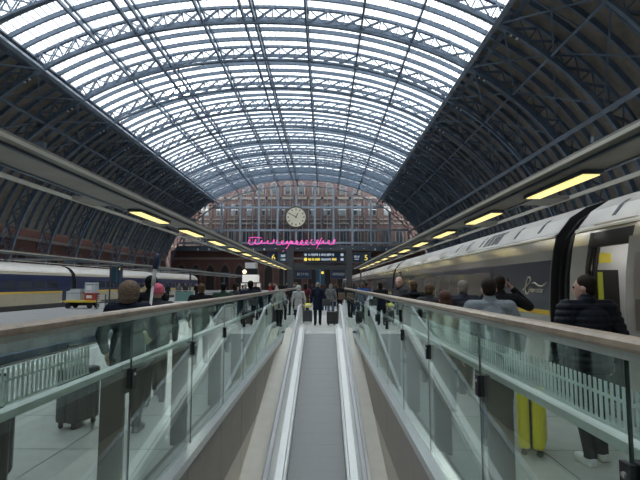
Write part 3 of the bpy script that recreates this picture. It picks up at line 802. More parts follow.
# ------------------------------------------------------------------ departure boards and gantry
SIGNNAVY = mat('navy_sign_panel', (.015, .028, .07), .35); SIGNTEAL = mat('teal_blue_sign_panel', (.02, .06, .10), .35)
SIGNY = mat('yellow_sign_print', (.8, .62, .08), .5, emit=(1, .75, .1), estr=.6); SIGNW = mat('pale_sign_print', (.55, .60, .64), .5, emit=(.7, .8, .9), estr=.25)
GREYF = mat('grey_gantry_frame', (.07, .074, .078), .55)
YD = 45
gt = tag(empty('sign_gantry', (-.4, YD, 0)), 'grey steel gantry standing across the platform and carrying the sign boards', 'gantry')
def gp_(nm, mb, m): o = mb.build(nm, m, gt); o.location = (.4, -YD, 0); return o
for x in (-3.13, 2.34):
    gp_('post', MB().box(x-.28, x+.28, YD-.25, YD+.25, 0, 5.1), GREYF)
gp_('beam', MB().box(-5.4, 4.6, YD+.05, YD+.25, 4.80, 4.98), GREYF); gp_('beam', MB().box(-2.85, 2.06, YD-.1, YD+.25, 3.05, 3.42), GREYF)
gp_('beam', MB().box(-2.85, 2.06, YD-.05, YD+.25, 3.46, 3.62), GREYF)
def board(x0, x1, z0, z1, m, label, marks, y=YD):
    b = tag(empty('sign_board', ((x0+x1)/2, y-.2, z0)), label, 'sign')
    cx = (x0+x1)/2
    def P(nm, mb, mm): o = mb.build(nm, mm, b); o.location = (-cx, -(y-.2), -z0); return o
    P('panel', MB().box(x0, x1, y-.2, y+.04, z0, z1), m)
    f = MB(); t = .06
    f.box(x0-t, x1+t, y-.23, y+.04, z1, z1+t); f.box(x0-t, x1+t, y-.23, y+.04, z0-t, z0); f.box(x0-t, x0, y-.23, y+.04, z0, z1); f.box(x1, x1+t, y-.23, y+.04, z0, z1)
    P('frame', f, GREYF)
    for mk in marks:
        if mk[0] == 'bar': _, a, c, e, g, mm = mk; P('print', MB().box(a, c, y-.212, y-.2, e, g), mm)
        elif mk[0] == 'dot': _, a, e, r, mm = mk; P('symbol', MB().disc((a, y-.208, e), r, 'y', 20, .016), mm)
        else:
            _, a, e, sz, body, mm = mk; o = link('number', text_mesh(body, sz, mm, .006), b)
            o.matrix_local = Matrix(((1, 0, 0, a-cx), (0, 0, -1, -.012), (0, 1, 0, e-z0), (0, 0, 0, 1)))
    return b
random.seed(3)
def words(x0, x1, z, h, mm):
    out = []; x = x0
    while x < x1:
        wd = random.uniform(.05, .10); out.append(('bar', x, min(x+wd, x1), z-h*random.uniform(.32, .5), z+h*random.uniform(.3, .5), mm)); x += wd + (.03 if random.random() < .8 else .10)
    return out
board(-1.92, 1.94, 3.72, 4.62, SIGNNAVY, 'wide navy sign with a white line over a yellow line of lettering', [('dot', -1.72, 4.40, .12, SIGNW), ('dot', -1.72, 3.97, .16, SIGNY), ('bar', 1.55, 1.82, 4.28, 4.52, SIGNW), ('bar', 1.55, 1.82, 3.85, 4.08, SIGNW)]
      + words(-1.45, .95, 4.40, .24, SIGNW) + words(-1.45, -.35, 3.97, .26, SIGNY) + words(-.25, .65, 3.97, .24, SIGNW) + words(.75, 1.15, 3.97, .26, SIGNY))
board(-5.25, -4.28, 3.72, 4.62, SIGNNAVY, 'navy platform sign with a yellow number 6', [('txt', -4.72, 4.14, .75, '6', SIGNY)])
board(-4.12, -3.50, 3.72, 4.62, SIGNTEAL, 'teal sign panel with pale marks beside the number 6', words(-4.02, -3.6, 4.3, .3, SIGNW) + words(-4.02, -3.6, 3.95, .2, SIGNW))
board(2.72, 3.42, 3.72, 4.55, SIGNNAVY, 'navy sign panel with a pale emblem beside the number 5', words(2.82, 3.3, 4.22, .22, SIGNW) + [('bar', 2.85, 3.25, 3.95, 4.02, SIGNW)])
board(3.52, 4.3, 3.72, 4.55, SIGNTEAL, 'teal platform sign with a yellow number 5', [('txt', 3.92, 4.1, .7, '5', SIGNY)])
board(-2.7, -1.25, 2.2, 2.95, SIGNNAVY, 'low dark lettered board beside the gantry post nearest the kiosk', words(-2.5, -1.45, 2.6, .3, mat('grey_sign_print', (.3, .31, .33), .5)))
board(.65, 1.95, 2.2, 2.95, SIGNNAVY, 'low dark lettered board beside the gantry post nearest the silver train', words(.8, 1.9, 2.6, .3, mat('grey_sign_print', (.3, .31, .33), .5)))
tt = tag(empty('information_totem', (-.35, YD-.6, 0)), 'blue information totem with a yellow dot under the gantry', 'totem')
MB().box(-.42, -.04, -.1, .1, 0, 3.0).build('panel', SIGNTEAL, tt); MB().box(.04, .42, -.1, .1, 0, 3.0).build('panel', SIGNTEAL, tt)
MB().box(-.04, .04, -.08, .08, 0, 3.0).build('spine', STEEL_PALE, tt); MB().disc((.22, -.11, 2.72), .13, 'y', 16, .03).build('symbol', SIGNY, tt)
MB().box(-.5, .5, -.2, .2, 0, .06).build('base', GREYF, tt)

# ------------------------------------------------------------------ kiosk, carts, signs on the platforms
WHITEP = mat('white_panel', (.75, .74, .72), .4); WHITEL = mat('lit_white_panel', (.8, .78, .74), .4, emit=(1, .95, .88), estr=.35)
ks = tag(empty('information_kiosk', (-4.55, 30, 0)), 'white lit kiosk tower with dark cap and round lamp beyond the left balustrade', 'kiosk')
MB().box(-.52, .52, -.5, .5, 0, 1.75).build('body', WHITEL, ks); MB().box(-.46, .46, -.45, .45, 1.75, 2.25).build('upper_panel', WHITEL, ks)
MB().box(-.56, .56, -.54, .54, 1.72, 1.79).build('ledge', STEEL_DARK, ks); MB().box(-.44, .44, -.42, .42, 2.25, 2.6).build('dark_cap', BLACK, ks)
MB().box(-.32, .36, -.36, .36, 2.62, 3.0).build('top_sign', WHITEP, ks); MB().box(-.4, .4, -.4, .4, 2.58, 2.64).build('cap_edge', GREYF, ks)
MB().ell((-.33, -.46, 2.43), (.13, .1, .13)).build('lamp', mat('warm_lamp_globe', (.9, .75, .5), .4, emit=(1, .8, .5), estr=1.2), ks, smooth=True)
bc = tag(empty('baggage_cart', (-16.8, 33.6, 0)), 'yellow flat baggage cart loaded with pale boxes on the far platform', 'cart')
YCART = mat('yellow_cart_paint', (.70, .50, .06), .45); PALEB = mat('pale_grey_box', (.50, .53, .54), .5, 0, .06, 6)
MB().box(-1.0, 1.0, -.6, .6, .42, .56).build('deck', YCART, bc, bevel=.015)
for x in (-.75, .75):
    for yy in (-.5, .5):
        MB().disc((x, yy, .19), .19, 'y', 16, .1).build('wheel', BLACK, bc)
MB().box(-.9, .9, -.06, .06, .2, .42).build('chassis', BLACK, bc); MB().bar((-.98, 0, .49), (-1.55, 0, .49), .06, .06).build('tow_bar', YCART, bc)
def boxthing(nm, x, y, z, w, d, h, m, label, cat, tape=None):
    t = tag(empty(nm, (x, y, z)), label, cat)
    MB().box(-w/2, w/2, -d/2, d/2, 0, h).build('body', m, t, bevel=.012)
    MB().box(-w/2-.006, w/2+.006, -d/2-.006, d/2+.006, h*.78, h*.83).build('seam', GREYF, t)
    if tape: MB().box(-w*.3, w*.3, -d/2-.012, -d/2, h*.3, h*.7).build('front_mark', tape, t)
    return t
boxthing('crate', -17.25, 33.6, .56, .95, .95, .62, PALEB, 'wide pale grey crate on the baggage cart', 'crate')
boxthing('crate', -17.15, 33.6, 1.18, .7, .8, .16, PALEB, 'shallow grey crate lying on the wide crate of the baggage cart', 'crate')
boxthing('crate', -16.15, 33.6, .56, .6, .9, .50, mat('red_box', (.45, .06, .04), .5), 'red crate with white mark on the baggage cart', 'crate', WHITEP)
boxthing('crate', -16.2, 33.6, 1.06, .62, .8, .72, PALEB, 'tall white crate standing on the red crate', 'crate', WHITEP)
st = tag(empty('barrier_stand', (-15.0, 32.5, 0)), 'small grey mesh barrier stand next to the baggage cart', 'barrier')
for x in (-.28, .28): MB().box(x-.025, x+.025, -.03, .03, 0, 1.0).build('upright', GREYF, st); MB().box(x-.03, x+.03, -.25, .25, 0, .04).build('foot', GREYF, st)
for i in range(7): MB().box(-.26, .26, -.012, .012, .12+i*.13, .16+i*.13).build('slat', PALEB, st)
sp_ = tag(empty('platform_sign', (-14.9, 33.5, 0)), 'slim grey post with a dark teal information panel on the far platform', 'sign')
MB().tube([(0, 0, 0), (0, 0, 3.2)], .055, 10).build('post', GREYF, sp_); MB().box(.1, .85, -.05, .05, 1.75, 2.85).build('panel', SIGNTEAL, sp_)
MB().box(.05, .12, -.03, .03, 1.8, 2.8).build('bracket', GREYF, sp_); MB().disc((.7, -.056, 2.72), .08, 'y', 14, .012).build('symbol', SIGNY, sp_)
MB().box(.46, .49, -.056, -.05, 1.8, 2.8).build('divider', STEEL_PALE, sp_)
gbx = tag(empty('glass_barrier', (-13.0, 45, 0)), 'short teal glass barrier on the far platform behind the signs', 'barrier')
for x in (-.9, .9): MB().box(x-.05, x+.05, -.05, .05, 0, 1.05).build('post', STAIN, gbx)
MB().box(-.85, .85, -.01, .01, .1, .98).build('pane', mat('teal_glass_sheet', (.16, .30, .27), .15), gbx); MB().box(-.9, .9, -.04, .04, 1.05, 1.1).build('top_rail', STAIN, gbx)
# ------------------------------------------------------------------ people
def remeshed(mb, voxel, m, it=4, smooth_f=.5, post=None):
    me = bpy.data.meshes.new('t'); me.from_pydata(mb.v, [], mb.f); me.update()
    o = bpy.data.objects.new('t', me); COL.objects.link(o)
    r = o.modifiers.new('r', 'REMESH'); r.mode = 'VOXEL'; r.voxel_size = voxel; r.use_smooth_shade = True
    s = o.modifiers.new('s', 'SMOOTH'); s.iterations = it; s.factor = smooth_f
    dg = bpy.context.evaluated_depsgraph_get(); res = bpy.data.meshes.new_from_object(o.evaluated_get(dg))
    bpy.data.objects.remove(o); bpy.data.meshes.remove(me)
    if post: post(res)
    res.materials.clear(); res.materials.append(m)
    res.polygons.foreach_set('use_smooth', [True]*len(res.polygons)); res.update()
    return res
def cap(mb, a, b, r0, r1, n=10):
    mb.tube([a, b], r0, n, rad=[r0, r1]); mb.ell(a, (r0, r0, r0), n, 6); mb.ell(b, (r1, r1, r1), n, 6)
def lerp(a, b, t): return tuple(a[i] + (b[i]-a[i])*t for i in range(3))
SKIN = mat('light_skin', (.55, .33, .25), .55, 0, .06, 20); SKIN2 = mat('tan_skin', (.42, .25, .18), .55, 0, .06, 20)
EYEM = mat('dark_eye', (.03, .025, .02), .2)
FAB = {}
def fab(nm, c, r=.85): return mat(nm, c, r, 0, .15, 30, .15, spec=.12)
def hand(mb, wr, d, inward, fwd, k):
    w = Vector(wr); d = Vector(d).normalized(); n = Vector(inward); n = (n - d*n.dot(d)).normalized(); a = d.cross(n).normalized()
    if a.dot(Vector(fwd)) < 0: a = -a
    i0 = len(mb.v); mb.ell((0, 0, 0), (1, 1, 1), 10, 8)
    c = w + d*.055*k
    for i in range(i0, len(mb.v)):
        v = mb.v[i]; p = c + a*v[0]*.042*k + n*v[1]*.017*k + d*v[2]*.055*k; mb.v[i] = tuple(p)
    for j, ln in enumerate((.068, .078, .073, .058)):
        b = w + d*.095*k + a*(.031 - .0205*j)*k
        p1 = b + d*ln*.5*k + n*.008*k; p2 = b + d*ln*.9*k + n*.030*k
        mb.tube([b, p1, p2, p2 + d*.006*k + n*.006*k], .008*k, 6, rad=[.0095*k, .009*k, .0075*k, .003*k])
    b = w + d*.035*k + a*.034*k
    mb.tube([b, b + a*.028*k + d*.03*k + n*.006*k, b + a*.034*k + d*.062*k + n*.016*k, b + a*.034*k + d*.068*k + n*.018*k], .01*k, 6, rad=[.013*k, .011*k, .009*k, .003*k])

def person(label, X, Y, h, face, top, legs, hair, style='short', voxel=.014, arms=None, stride=.12, coat=.86, puff=False, skin=SKIN, shoes=None, bulk=1.0, turn=0.0, group=None, lean=0.0, scarf=None, name='person'):
    """face: degrees, 0 looks along the platform away from the balustrade end, 180 looks back"""
    k = h/1.75; root = tag(empty(name, (X, Y, 0), R(face)), label, 'person', group)
    S = lambda p: (p[0]*k, p[1]*k, p[2]*k)
    A = {'L': ((-.275*bulk, -.04, 1.14), (-.27*bulk, .09, .90)), 'R': ((.275*bulk, -.04, 1.14), (.27*bulk, .09, .90))}
    if arms: A.update(arms)
    sh = {'L': (-.185*bulk, -.01+lean*.5, 1.43), 'R': (.185*bulk, -.01+lean*.5, 1.43)}
    hip = {'L': (-.09, 0, .92), 'R': (.09, 0, .92)}
    st = {'L': -stride, 'R': stride}
    kn = {q: (hip[q][0]*1.1, st[q]*.45+.03, .50) for q in 'LR'}; an = {q: (hip[q][0]*1.05, st[q]-.03, .085) for q in 'LR'}
    b = MB()
    # trunk, neck, head as one surface
    b.ell(S((0, 0, .95)), S((.15*bulk, .105, .13))); b.ell(S((0, .01, 1.10)), S((.14*bulk, .105*bulk, .17))); b.ell(S((0, 0+lean*.4, 1.30)), S((.165*bulk, .11*bulk, .18)))
    cap(b, S(sh['L']), S(sh['R']), .065*k, .065*k)
    hd = Vector((0, .02+lean, 1.635))
    cap(b, S((0, -.01+lean*.6, 1.42)), S((0, .0+lean, 1.57)), .062*k, .055*k)
    rot = Matrix.Rotation(R(turn), 3, 'Z')
    H = lambda x, y, z: tuple((rot @ Vector((x, y, z)) + hd)*k)
    def hell(c, r): 
        i0 = len(b.v); b.ell((0, 0, 0), (1, 1, 1), 16, 12)
        for i in range(i0, len(b.v)):
            v = b.v[i]; b.v[i] = H(c[0]+v[0]*r[0], c[1]+v[1]*r[1], c[2]+v[2]*r[2])
    hell((0, -.005, .015), (.077, .097, .100)); hell((0, .028, -.045), (.060, .070, .072)); hell((0, .072, -.088), (.026, .020, .020))
    hell((0, .100, -.022), (.015, .022, .024)); hell((0, .086, .018), (.050, .014, .012)); hell((0, .092, -.058), (.026, .010, .010))
    for q in (-1, 1): hell((q*.078, -.008, -.012), (.011, .021, .033))
    for q in 'LR':
        e, w_ = A[q]; cap(b, S(sh[q]), S(e), .050*k, .040*k); cap(b, S(e), S(w_), .040*k, .029*k)
        cap(b, S(hip[q]), S(kn[q]), .082*k, .056*k); cap(b, S(kn[q]), S(an[q]), .056*k, .040*k)
        cap(b, S((an[q][0], an[q][1]-.015, .055)), S((an[q][0]*1.10, an[q][1]+.11, .045)), .034*k, .026*k)
    body = remeshed(b, voxel, skin, 3)
    hm = MB()
    for q, s in (('L', 1), ('R', -1)):
        e, w_ = A[q]; d = Vector(w_) - Vector(e); hand(hm, S(w_), d, (s, 0, 0) if abs(d.normalized().x) < .8 else (0, 0, 1), (0, 1, .2), k)
    bmx = bmesh.new(); bmx.from_mesh(body); t = bpy.data.meshes.new('t'); t.from_pydata(hm.v, [], hm.f); bmx.from_mesh(t); bmesh.ops.recalc_face_normals(bmx, faces=bmx.faces)
    for f in bmx.faces: f.smooth = True
    bmx.to_mesh(body); bmx.free(); bpy.data.meshes.remove(t)
    link('body', body, root)
    # jacket or coat
    j = MB(); hem = coat
    j.ell(S((0, 0+lean*.4, 1.29)), S((.195*bulk, .145*bulk, .20))); j.ell(S((0, .005, 1.08)), S((.182*bulk, .14*bulk, .20)))
    cap(j, S(sh['L']), S(sh['R']), .088*k, .088*k); cap(j, S((0, -.01+lean*.6, 1.40)), S((0, .0+lean*.8, 1.52)), .095*k, .075*k)
    r1 = .19*bulk; n = 16
    j.sweep([[(math.cos(2*math.pi*i/n)*r*k*bulk, math.sin(2*math.pi*i/n)*r*.74*k*bulk, z*k) for i in range(n)] for r, z in ((.178, 1.10), (.188, (1.05+hem)/2), (.192 + max(0, (.86-hem))*.10, hem))])
    for q in 'LR':
        e, w_ = A[q]; cap(j, S(sh[q]), S(e), .078*k*bulk, .064*k*bulk)
        w2 = lerp(e, w_, .94); j.tube([S(e), S(w2)], .05, 10, rad=[.064*k*bulk, .046*k]); j.ell(S(e), S((.064*bulk,)*3), 10, 6)
    def puffer(me):
        if not puff: return
        for v in me.vertices:
            a = abs(math.sin(v.co.z/k*math.pi/.062)); v.co += v.normal*(.012*a - .004)
    link('jacket', remeshed(j, voxel if not puff else .011, top, 3, post=puffer), root)
    t = MB(); t.ell(S((0, 0, .94)), S((.165*bulk, .125*bulk, .13)))
    for q in 'LR':
        cap(t, S(hip[q]), S(kn[q]), .100*k*bulk, .074*k); t.tube([S(kn[q]), S((an[q][0], an[q][1], .11)), S((an[q][0], an[q][1], .07))], .06, 10, rad=[.074*k, .060*k, .062*k]); t.ell(S(kn[q]), S((.074,)*3), 10, 6)
    link('trousers', remeshed(t, voxel, legs, 3), root)
    for q in 'LR':
        s = MB(); a = an[q]; s.ell(S((a[0]*1.05, a[1]+.0, .055)), S((.048, .07, .055))); s.ell(S((a[0]*1.12, a[1]+.11, .045)), S((.050, .095, .045)))
        s.box((a[0]*1.1-.043)*k, (a[0]*1.1+.043)*k, (a[1]-.055)*k, (a[1]+.17)*k, .0, .026*k)
        def flat(me):
            for v in me.vertices:
                if v.co.z < .004: v.co.z = .004
        link('shoe', remeshed(s, .012, shoes or BLACK, 2, post=flat), root)
    # hair or headwear
    c = MB(); hn = 'hair'
    def hx(cc, r):
        i0 = len(c.v); c.ell((0, 0, 0), (1, 1, 1), 16, 12)
        for i in range(i0, len(c.v)):
            v = c.v[i]; c.v[i] = H(cc[0]+v[0]*r[0], cc[1]+v[1]*r[1], cc[2]+v[2]*r[2])
    if style == 'short': hx((0, -.022, .040), (.086, .096, .092)); hx((0, -.045, -.015), (.074, .066, .070))
    elif style == 'fringe': hx((0, -.012, .040), (.089, .108, .096)); hx((0, -.045, -.02), (.080, .070, .085))
    elif style == 'bald': hx((0, -.058, -.030), (.062, .045, .040))
    elif style == 'long': hx((0, -.018, .038), (.096, .106, .098)); hx((0, -.055, -.08), (.098, .068, .13)); hx((0, -.06, -.18), (.09, .055, .11))
    elif style == 'bun': hx((0, -.020, .040), (.088, .100, .094)); hx((0, -.05, -.02), (.078, .066, .075)); hx((0, -.09, .085), (.05, .05, .05))
    elif style == 'beanie':
        hn = 'knitted_hat'; hx((0, -.004, .055), (.100, .118, .098)); hx((0, -.004, .012), (.098, .116, .040))
    elif style == 'hood':
        hn = 'fur_hood'; hx((0, -.03, .01), (.128, .120, .135)); hx((0, -.045, -.07), (.12, .10, .08))
    link(hn, remeshed(c, .010 if voxel < .018 else .016, hair, 2), root)
    if scarf:
        s = MB(); pts = [(math.cos(2*math.pi*i/14)*.10*k, (math.sin(2*math.pi*i/14)*.10 + lean)*k, 1.475*k) for i in range(15)]; s.tube(pts, .045*k, 8)
        link('scarf', s.mesh('scarf', scarf, True), root)
    for q in (-1, 1):
        e = MB().ell(H(q*.031, .088, .004), (.012*k,)*3, 8, 6).build('eye', EYEM, root, smooth=True)
    return root
NAVYJ = fab('navy_quilted_nylon', (.012, .014, .020), .55); BLACKC = fab('black_cloth', (.014, .014, .016)); GREYJ = fab('blue_grey_wool', (.20, .22, .235)); JEAN = fab('dark_blue_denim', (.04, .065, .12))
DKJEAN = fab('black_denim', (.018, .02, .026)); NAVYC = fab('navy_wool', (.014, .018, .032)); CHAR = fab('charcoal_cloth', (.045, .045, .05)); BEIGEC = fab('beige_cloth', (.42, .33, .22)); WHITEC = fab('off_white_coat_cloth', (.42, .42, .40))
BLUEC = fab('bright_blue_cloth', (.02, .07, .24)); MAROON = fab('maroon_cloth', (.10, .022, .03)); GREENC = fab('dark_green_cloth', (.035, .06, .045)); BROWNC = fab('brown_cloth', (.13, .08, .05)); REDC = fab('red_cloth', (.30, .04, .04)); GREYC = fab('mid_grey_cloth', (.16, .16, .165))
PINK = fab('pink_wool', (.62, .13, .19)); FUR = mat('tan_faux_fur', (.17, .115, .08), .95, 0, .4, 60, .8)
H_DK = fab('dark_brown_hair', (.022, .015, .011), .6); H_BR = fab('chestnut_hair', (.075, .035, .024), .6); H_GR = fab('grey_hair', (.27, .235, .20), .7); H_BL = fab('dark_blond_hair', (.11, .07, .038), .6); H_BK = fab('black_hair', (.008, .008, .009), .5)
WSHOE = mat('white_trainer_leather', (.72, .72, .70), .5); GSHOE = mat('grey_trainer', (.22, .22, .21), .7)

person('man in a ribbed navy puffer jacket and white trainers between train and balustrade', 2.56, 4.75, 1.76, 8, NAVYJ, DKJEAN, H_DK, 'short', .012, puff=True, bulk=1.18, turn=38, shoes=WSHOE, stride=.05, coat=.84)
person('man in a blue-grey jacket holding the yellow suitcase', 1.84, 5.4, 1.74, -6, GREYJ, JEAN, H_DK, 'short', .012, bulk=1.1, shoes=GSHOE, stride=.16, turn=-8, arms={'R': ((.30, -.06, 1.15), (.30, .0, .92))}, coat=.80)
person('man in black lifting a phone to his right ear', 2.50, 6.9, 1.79, -10, BLACKC, DKJEAN, H_DK, 'short', .012, turn=-12, arms={'R': ((.40, .10, 1.33), (.17, .10, 1.60))}, bulk=1.05)
person('white haired man in a dark padded jacket beside the train windows', 2.22, 7.75, 1.73, 5, fab('dark_slate_quilt', (.035, .037, .05)), DKJEAN, H_GR, 'short', .013, puff=True, bulk=1.12)
person('woman with long chestnut hair and a beige wrap', 1.62, 6.5, 1.58, 0, BEIGEC, JEAN, H_BR, 'long', .013, scarf=BEIGEC)
person('person with tousled dark blond hair in a charcoal coat', 1.88, 8.6, 1.68, -20, CHAR, BLACKC, H_BL, 'fringe', .014, turn=-20)
person('person in a black hooded jacket with light hair on top', 1.78, 9.6, 1.75, 0, BLACKC, DKJEAN, H_BL, 'short', .014, scarf=BLACKC)
person('bald man in a charcoal jacket looking back over his shoulder', 1.66, 10.6, 1.84, 115, CHAR, DKJEAN, fab('grey_stubble', (.30, .22, .18), .8), 'bald', .012, turn=35)
person('dark haired person beside the train doors beyond the bald man', 1.86, 16.0, 1.74, 10, BLACKC, DKJEAN, H_BK, 'fringe', .016)
person('person in a bright blue jacket at the far end of the train side balustrade', 1.64, 20.5, 1.72, 0, BLUEC, DKJEAN, H_BL, 'short', .016, bulk=1.2)
person('person in a navy coat under a big tan fur hood', -2.24, 5.55, 1.70, 0, NAVYC, DKJEAN, FUR, 'hood', .012, bulk=1.08, arms={'R': ((.30, .02, 1.15), (.20, .22, 1.12))})
person('dark haired tall person behind the fur hood', -2.66, 7.4, 1.80, 0, BLACKC, DKJEAN, H_BK, 'short', .014)
person('person in a pink knitted hat and dark coat', -2.40, 6.95, 1.66, 15, CHAR, BLACKC, PINK, 'beanie', .013)
person('person with dark blond hair in a black coat by the left balustrade', -2.64, 10.4, 1.68, 0, BLACKC, DKJEAN, H_BL, 'short', .016, bulk=1.1)
person('dark haired person in a dark green coat by the left balustrade', -2.50, 12.0, 1.70, 0, GREENC, DKJEAN, H_BK, 'short', .016, bulk=1.1)
person('person in charcoal turning to one side near the kiosk', -2.60, 14.2, 1.70, -40, CHAR, JEAN, H_DK, 'fringe', .016)
person('person in a navy jacket standing in front of the white kiosk', -1.98, 13.0, 1.76, 0, NAVYC, DKJEAN, H_BK, 'short', .016, bulk=1.1)
# on the landing
person('man in a long navy coat walking off the travelator landing', -.26, 20.0, 1.74, 0, NAVYC, DKJEAN, H_GR, 'short', .016, coat=.62, stride=.14, arms={'R': ((.28, -.02, 1.15), (.34, .10, .95))})
person('person in an off-white hooded coat on the landing', -1.02, 19.3, 1.62, 10, WHITEC, DKJEAN, WHITEC, 'hood', .016, coat=.72)
person('person in a maroon coat ahead of the off-white coat', -.88, 23.0, 1.70, 0, MAROON, DKJEAN, H_BK, 'long', .018)
person('person in a grey top with rucksack beyond the navy coat', .33, 23.5, 1.66, -15, GREYC, JEAN, H_GR, 'bun', .018)
person('person in a black coat at the train side of the landing', .78, 24.5, 1.70, 20, BLACKC, DKJEAN, H_DK, 'short', .018)

# the waiting crowd further along: four built figures, copied with other clothes
protos = [person('p', 0, 0, 1.72, 0, BLACKC, DKJEAN, H_DK, 'short', .024), person('p', 0, 0, 1.66, 0, CHAR, JEAN, H_BR, 'long', .024, coat=.74),
          person('p', 0, 0, 1.76, 0, NAVYC, DKJEAN, H_GR, 'fringe', .024, stride=.16), person('p', 0, 0, 1.68, 0, GREYC, BLACKC, H_BL, 'bun', .024, stride=.02)]
TOPS = [('black', BLACKC), ('charcoal', CHAR), ('navy', NAVYC), ('grey', GREYC), ('off-white', WHITEC), ('brown', BROWNC), ('maroon', MAROON), ('green', GREENC), ('red', REDC), ('beige', BEIGEC), ('bright blue', BLUEC)]
HAIRN = ['short dark hair', 'long chestnut hair', 'grey hair', 'tied blond hair']
rnd = random.Random(11)
spots = []
for (x0, x1, y0, y1, n) in ((-5.6, 3.0, 26, 34, 14), (-6.0, 3.0, 34, 44, 14), (-6.0, 3.2, 47, 62, 14), (-18, -12, 30, 60, 6)):
    for _ in range(400):
        if n == 0: break
        p = (rnd.uniform(x0, x1), rnd.uniform(y0, y1))
        if abs(p[0]+4.55) < 1.1 and abs(p[1]-30) < 1.2: continue
        if any(abs(p[0]-a) < .6 and abs(p[1]-c) < .6 for a in (-3.6, 3.3, -14) for c in (43.3, 16, 33.2, 50.4)): continue
        if p[0] < -14 and abs(p[1]-33.3) < 2: continue
        if abs(p[0]+.35) < 1 and abs(p[1]-44.4) < 1: continue
        if all(math.hypot(p[0]-q[0], p[1]-q[1]) > .95 for q in spots): spots.append(p); n -= 1
for i, (x, y) in enumerate(spots):
    pi = rnd.randrange(4); ci = rnd.choices(range(11), (8, 5, 6, 3, 1, 2, 2, 1, 1, 1, 1))[0]
    o = protos[pi] if i < 4 and False else copy_tree(protos[pi])
    o.location = (x, y, 0); o.rotation_euler = (0, 0, R(rnd.choice((0, 10, -15, 30, -40, 170, 90, -90)))); s = rnd.uniform(.95, 1.05); o.scale = (s, s, s)
    for ch in o.children:
        if ch.name.startswith('jacket'): ch.material_slots[0].link = 'OBJECT'; ch.material_slots[0].material = TOPS[ci][1]
    far = 'on the far platform' if x < -10 else ('waiting before the sign gantry' if y < 45 else 'waiting behind the sign gantry')
    tag(o, 'passenger with %s in a %s jacket %s' % (HAIRN[pi], TOPS[ci][0], far), 'person', 'passengers ' + far)
for p in protos:
    for ch in list(p.children): bpy.data.objects.remove(ch)
    bpy.data.objects.remove(p)

# ------------------------------------------------------------------ luggage and other small things
def suitcase(label, X, Y, rz, w, d, h, m, handle=.0, ribs=5, tied=None):
    s = tag(empty('suitcase', (X, Y, 0), R(rz)), label, 'suitcase')
    z0 = .065
    MB().box(-w/2, w/2, -d/2, -.008, z0, z0+h).build('shell', m, s, bevel=.035)
    MB().box(-w/2, w/2, .008, d/2, z0, z0+h).build('shell', m, s, bevel=.035)
    MB().box(-w/2+.012, w/2-.012, -.008, .008, z0+.012, z0+h-.012).build('zip_band', BLACK, s)
    for k in range(ribs):
        x = -w/2 + w*(k+1)/(ribs+1)
        for q in (-1, 1): MB().box(x-.012, x+.012, q*d/2-.006, q*d/2+.006, z0+.06, z0+h-.06).build('rib', m, s)
    for a in (-1, 1):
        for q in (-1, 1):
            x, yy = a*(w/2-.05), q*(d/2-.05)
            f = MB().box(x-.018, x+.018, yy-.018, yy+.018, .045, z0+.01).build('caster', BLACK, s)
            MB().disc((x, yy, .03), .03, 'x', 14, .022).build('wheel', BLACK, f)
    MB().tube([(-.09, 0, z0+h-.005), (-.08, 0, z0+h+.03), (.08, 0, z0+h+.03), (.09, 0, z0+h-.005)], .012, 8).build('grip', BLACK, s)
    if handle:
        for a in (-.08, .08): MB().tube([(a, d/2-.04, z0+h-.02), (a, d/2-.04, z0+h+handle)], .008, 8).build('handle_tube', STAIN, s)
        MB().tube([(-.09, d/2-.04, z0+h+handle), (.09, d/2-.04, z0+h+handle)], .015, 8).build('handle', BLACK, s)
    return s
YSC = mat('bright_yellow_plastic', (.88, .76, .02), .35); DSC = mat('dark_grey_plastic', (.035, .033, .032), .4); GSC = mat('dark_grey_fabric_shell', (.06, .062, .068), .6)
suitcase('bright yellow hard shell suitcase standing on the tiles by the train', 2.10, 5.02, 62, .36, .24, .56, YSC, .30)
suitcase('dark grey wheeled suitcase on the tiles beside the empty track', -2.82, 4.15, 20, .34, .26, .55, DSC, .28)
suitcase('dark suitcase beside the person in the fur hood', -2.95, 5.9, 75, .42, .28, .62, GSC, .25)
suitcase('black upright suitcase on the landing beside the navy coat man', .30, 19.9, 10, .36, .24, .50, DSC, .42)
suitcase('small dark suitcase at the edge of the landing by the train side', .62, 20.6, 80, .36, .24, .48, GSC, .36)
suitcase('grey suitcase with yellow top bag on the landing near the off-white coat', -.72, 21.1, 0, .42, .28, .48, GSC, .40)
ybag = tag(empty('holdall', (-.72, 21.0, .66)), 'yellow and white holdall lying on the grey suitcase', 'bag')
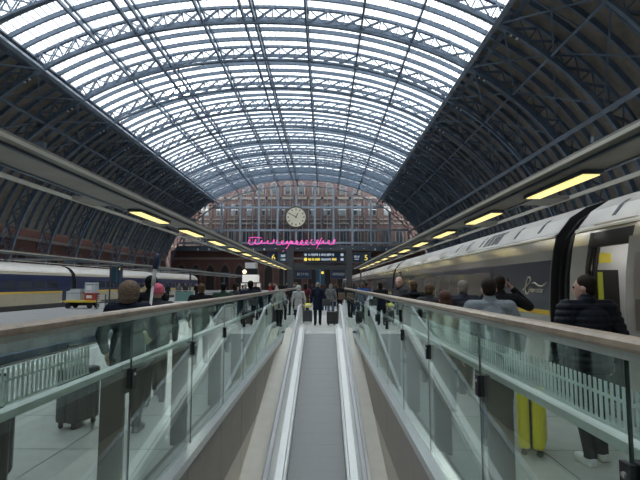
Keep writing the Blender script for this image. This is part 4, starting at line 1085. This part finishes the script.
MB().ell((0, 0, .10), (.22, .12, .10)).build('body', YSC, ybag, smooth=True); MB().box(-.19, .19, -.124, -.10, .06, .12).build('pocket', WHITEP, ybag, bevel=.01); MB().tube([(-.1, 0, .17), (-.08, 0, .27), (.08, 0, .27), (.1, 0, .17)], .012, 6).build('handle', BLACK, ybag)
def bag(label, X, Y, Z, rz, w, d, h, m):
    b = tag(empty('shoulder_bag', (X, Y, Z), R(rz)), label, 'bag')
    MB().box(-w/2, w/2, -d/2, d/2, 0, h).build('body', m, b, bevel=.04); MB().box(-w/2+.02, w/2-.02, -d/2-.02, -d/2+.01, h*.5, h*.98).build('flap', m, b, bevel=.012)
    MB().tube([(-w/2+.02, 0, h-.03), (-w*.3, 0, h+.25), (0, 0, h+.40), (w*.3, 0, h+.25), (w/2-.02, 0, h-.03)], .012, 6).build('strap', BLACK, b); return b
bag('dark grey shoulder bag hanging at the hip of the navy coat man', .10, 19.70, .80, 15, .34, .14, .28, GSC)
bag('brown shoulder bag carried by the person in the grey top', .84, 23.25, .92, 0, .32, .14, .34, mat('brown_leather', (.18, .11, .075), .5))
ph = tag(empty('phone', (2.66, 7.0, 1.63), R(-10)), 'black phone held to the ear of the man in black', 'phone'); MB().box(-.006, .006, -.035, .035, 0, .14).build('case', BLACK, ph, bevel=.004); MB().box(-.008, -.006, -.03, .03, .01, .13).build('screen', PANE, ph)
# long pole carried by the hooded person
def pole_pt(z): return (-2.10 + (z-1.2)*.10, 5.78 + (z-1.2)*.02, z)
pk = tag(empty('carried_pole', pole_pt(.45)), 'long pole with dark blue upper end and yellow cloth carried by the hooded person', 'pole')
def pp(nm, mb, m): o = mb.build(nm, m, pk, smooth=True); o.location = [-c for c in pole_pt(.45)]; return o
pp('shaft', MB().tube([pole_pt(.03), pole_pt(1.72)], .016, 10), WHITEP); pp('white_sleeve', MB().tube([pole_pt(1.66), pole_pt(1.88)], .024, 10), WHITEP)
pp('blue_end', MB().tube([pole_pt(1.86), pole_pt(2.02), pole_pt(2.05)], .034, 10, rad=[.036, .032, .012]), mat('dark_blue_sleeve', (.02, .035, .09), .5))
c_ = pole_pt(1.05); pp('yellow_cloth', MB().ell(c_, (.075, .06, .085), 12, 8), mat('pale_yellow_cloth', (.62, .58, .16), .8))
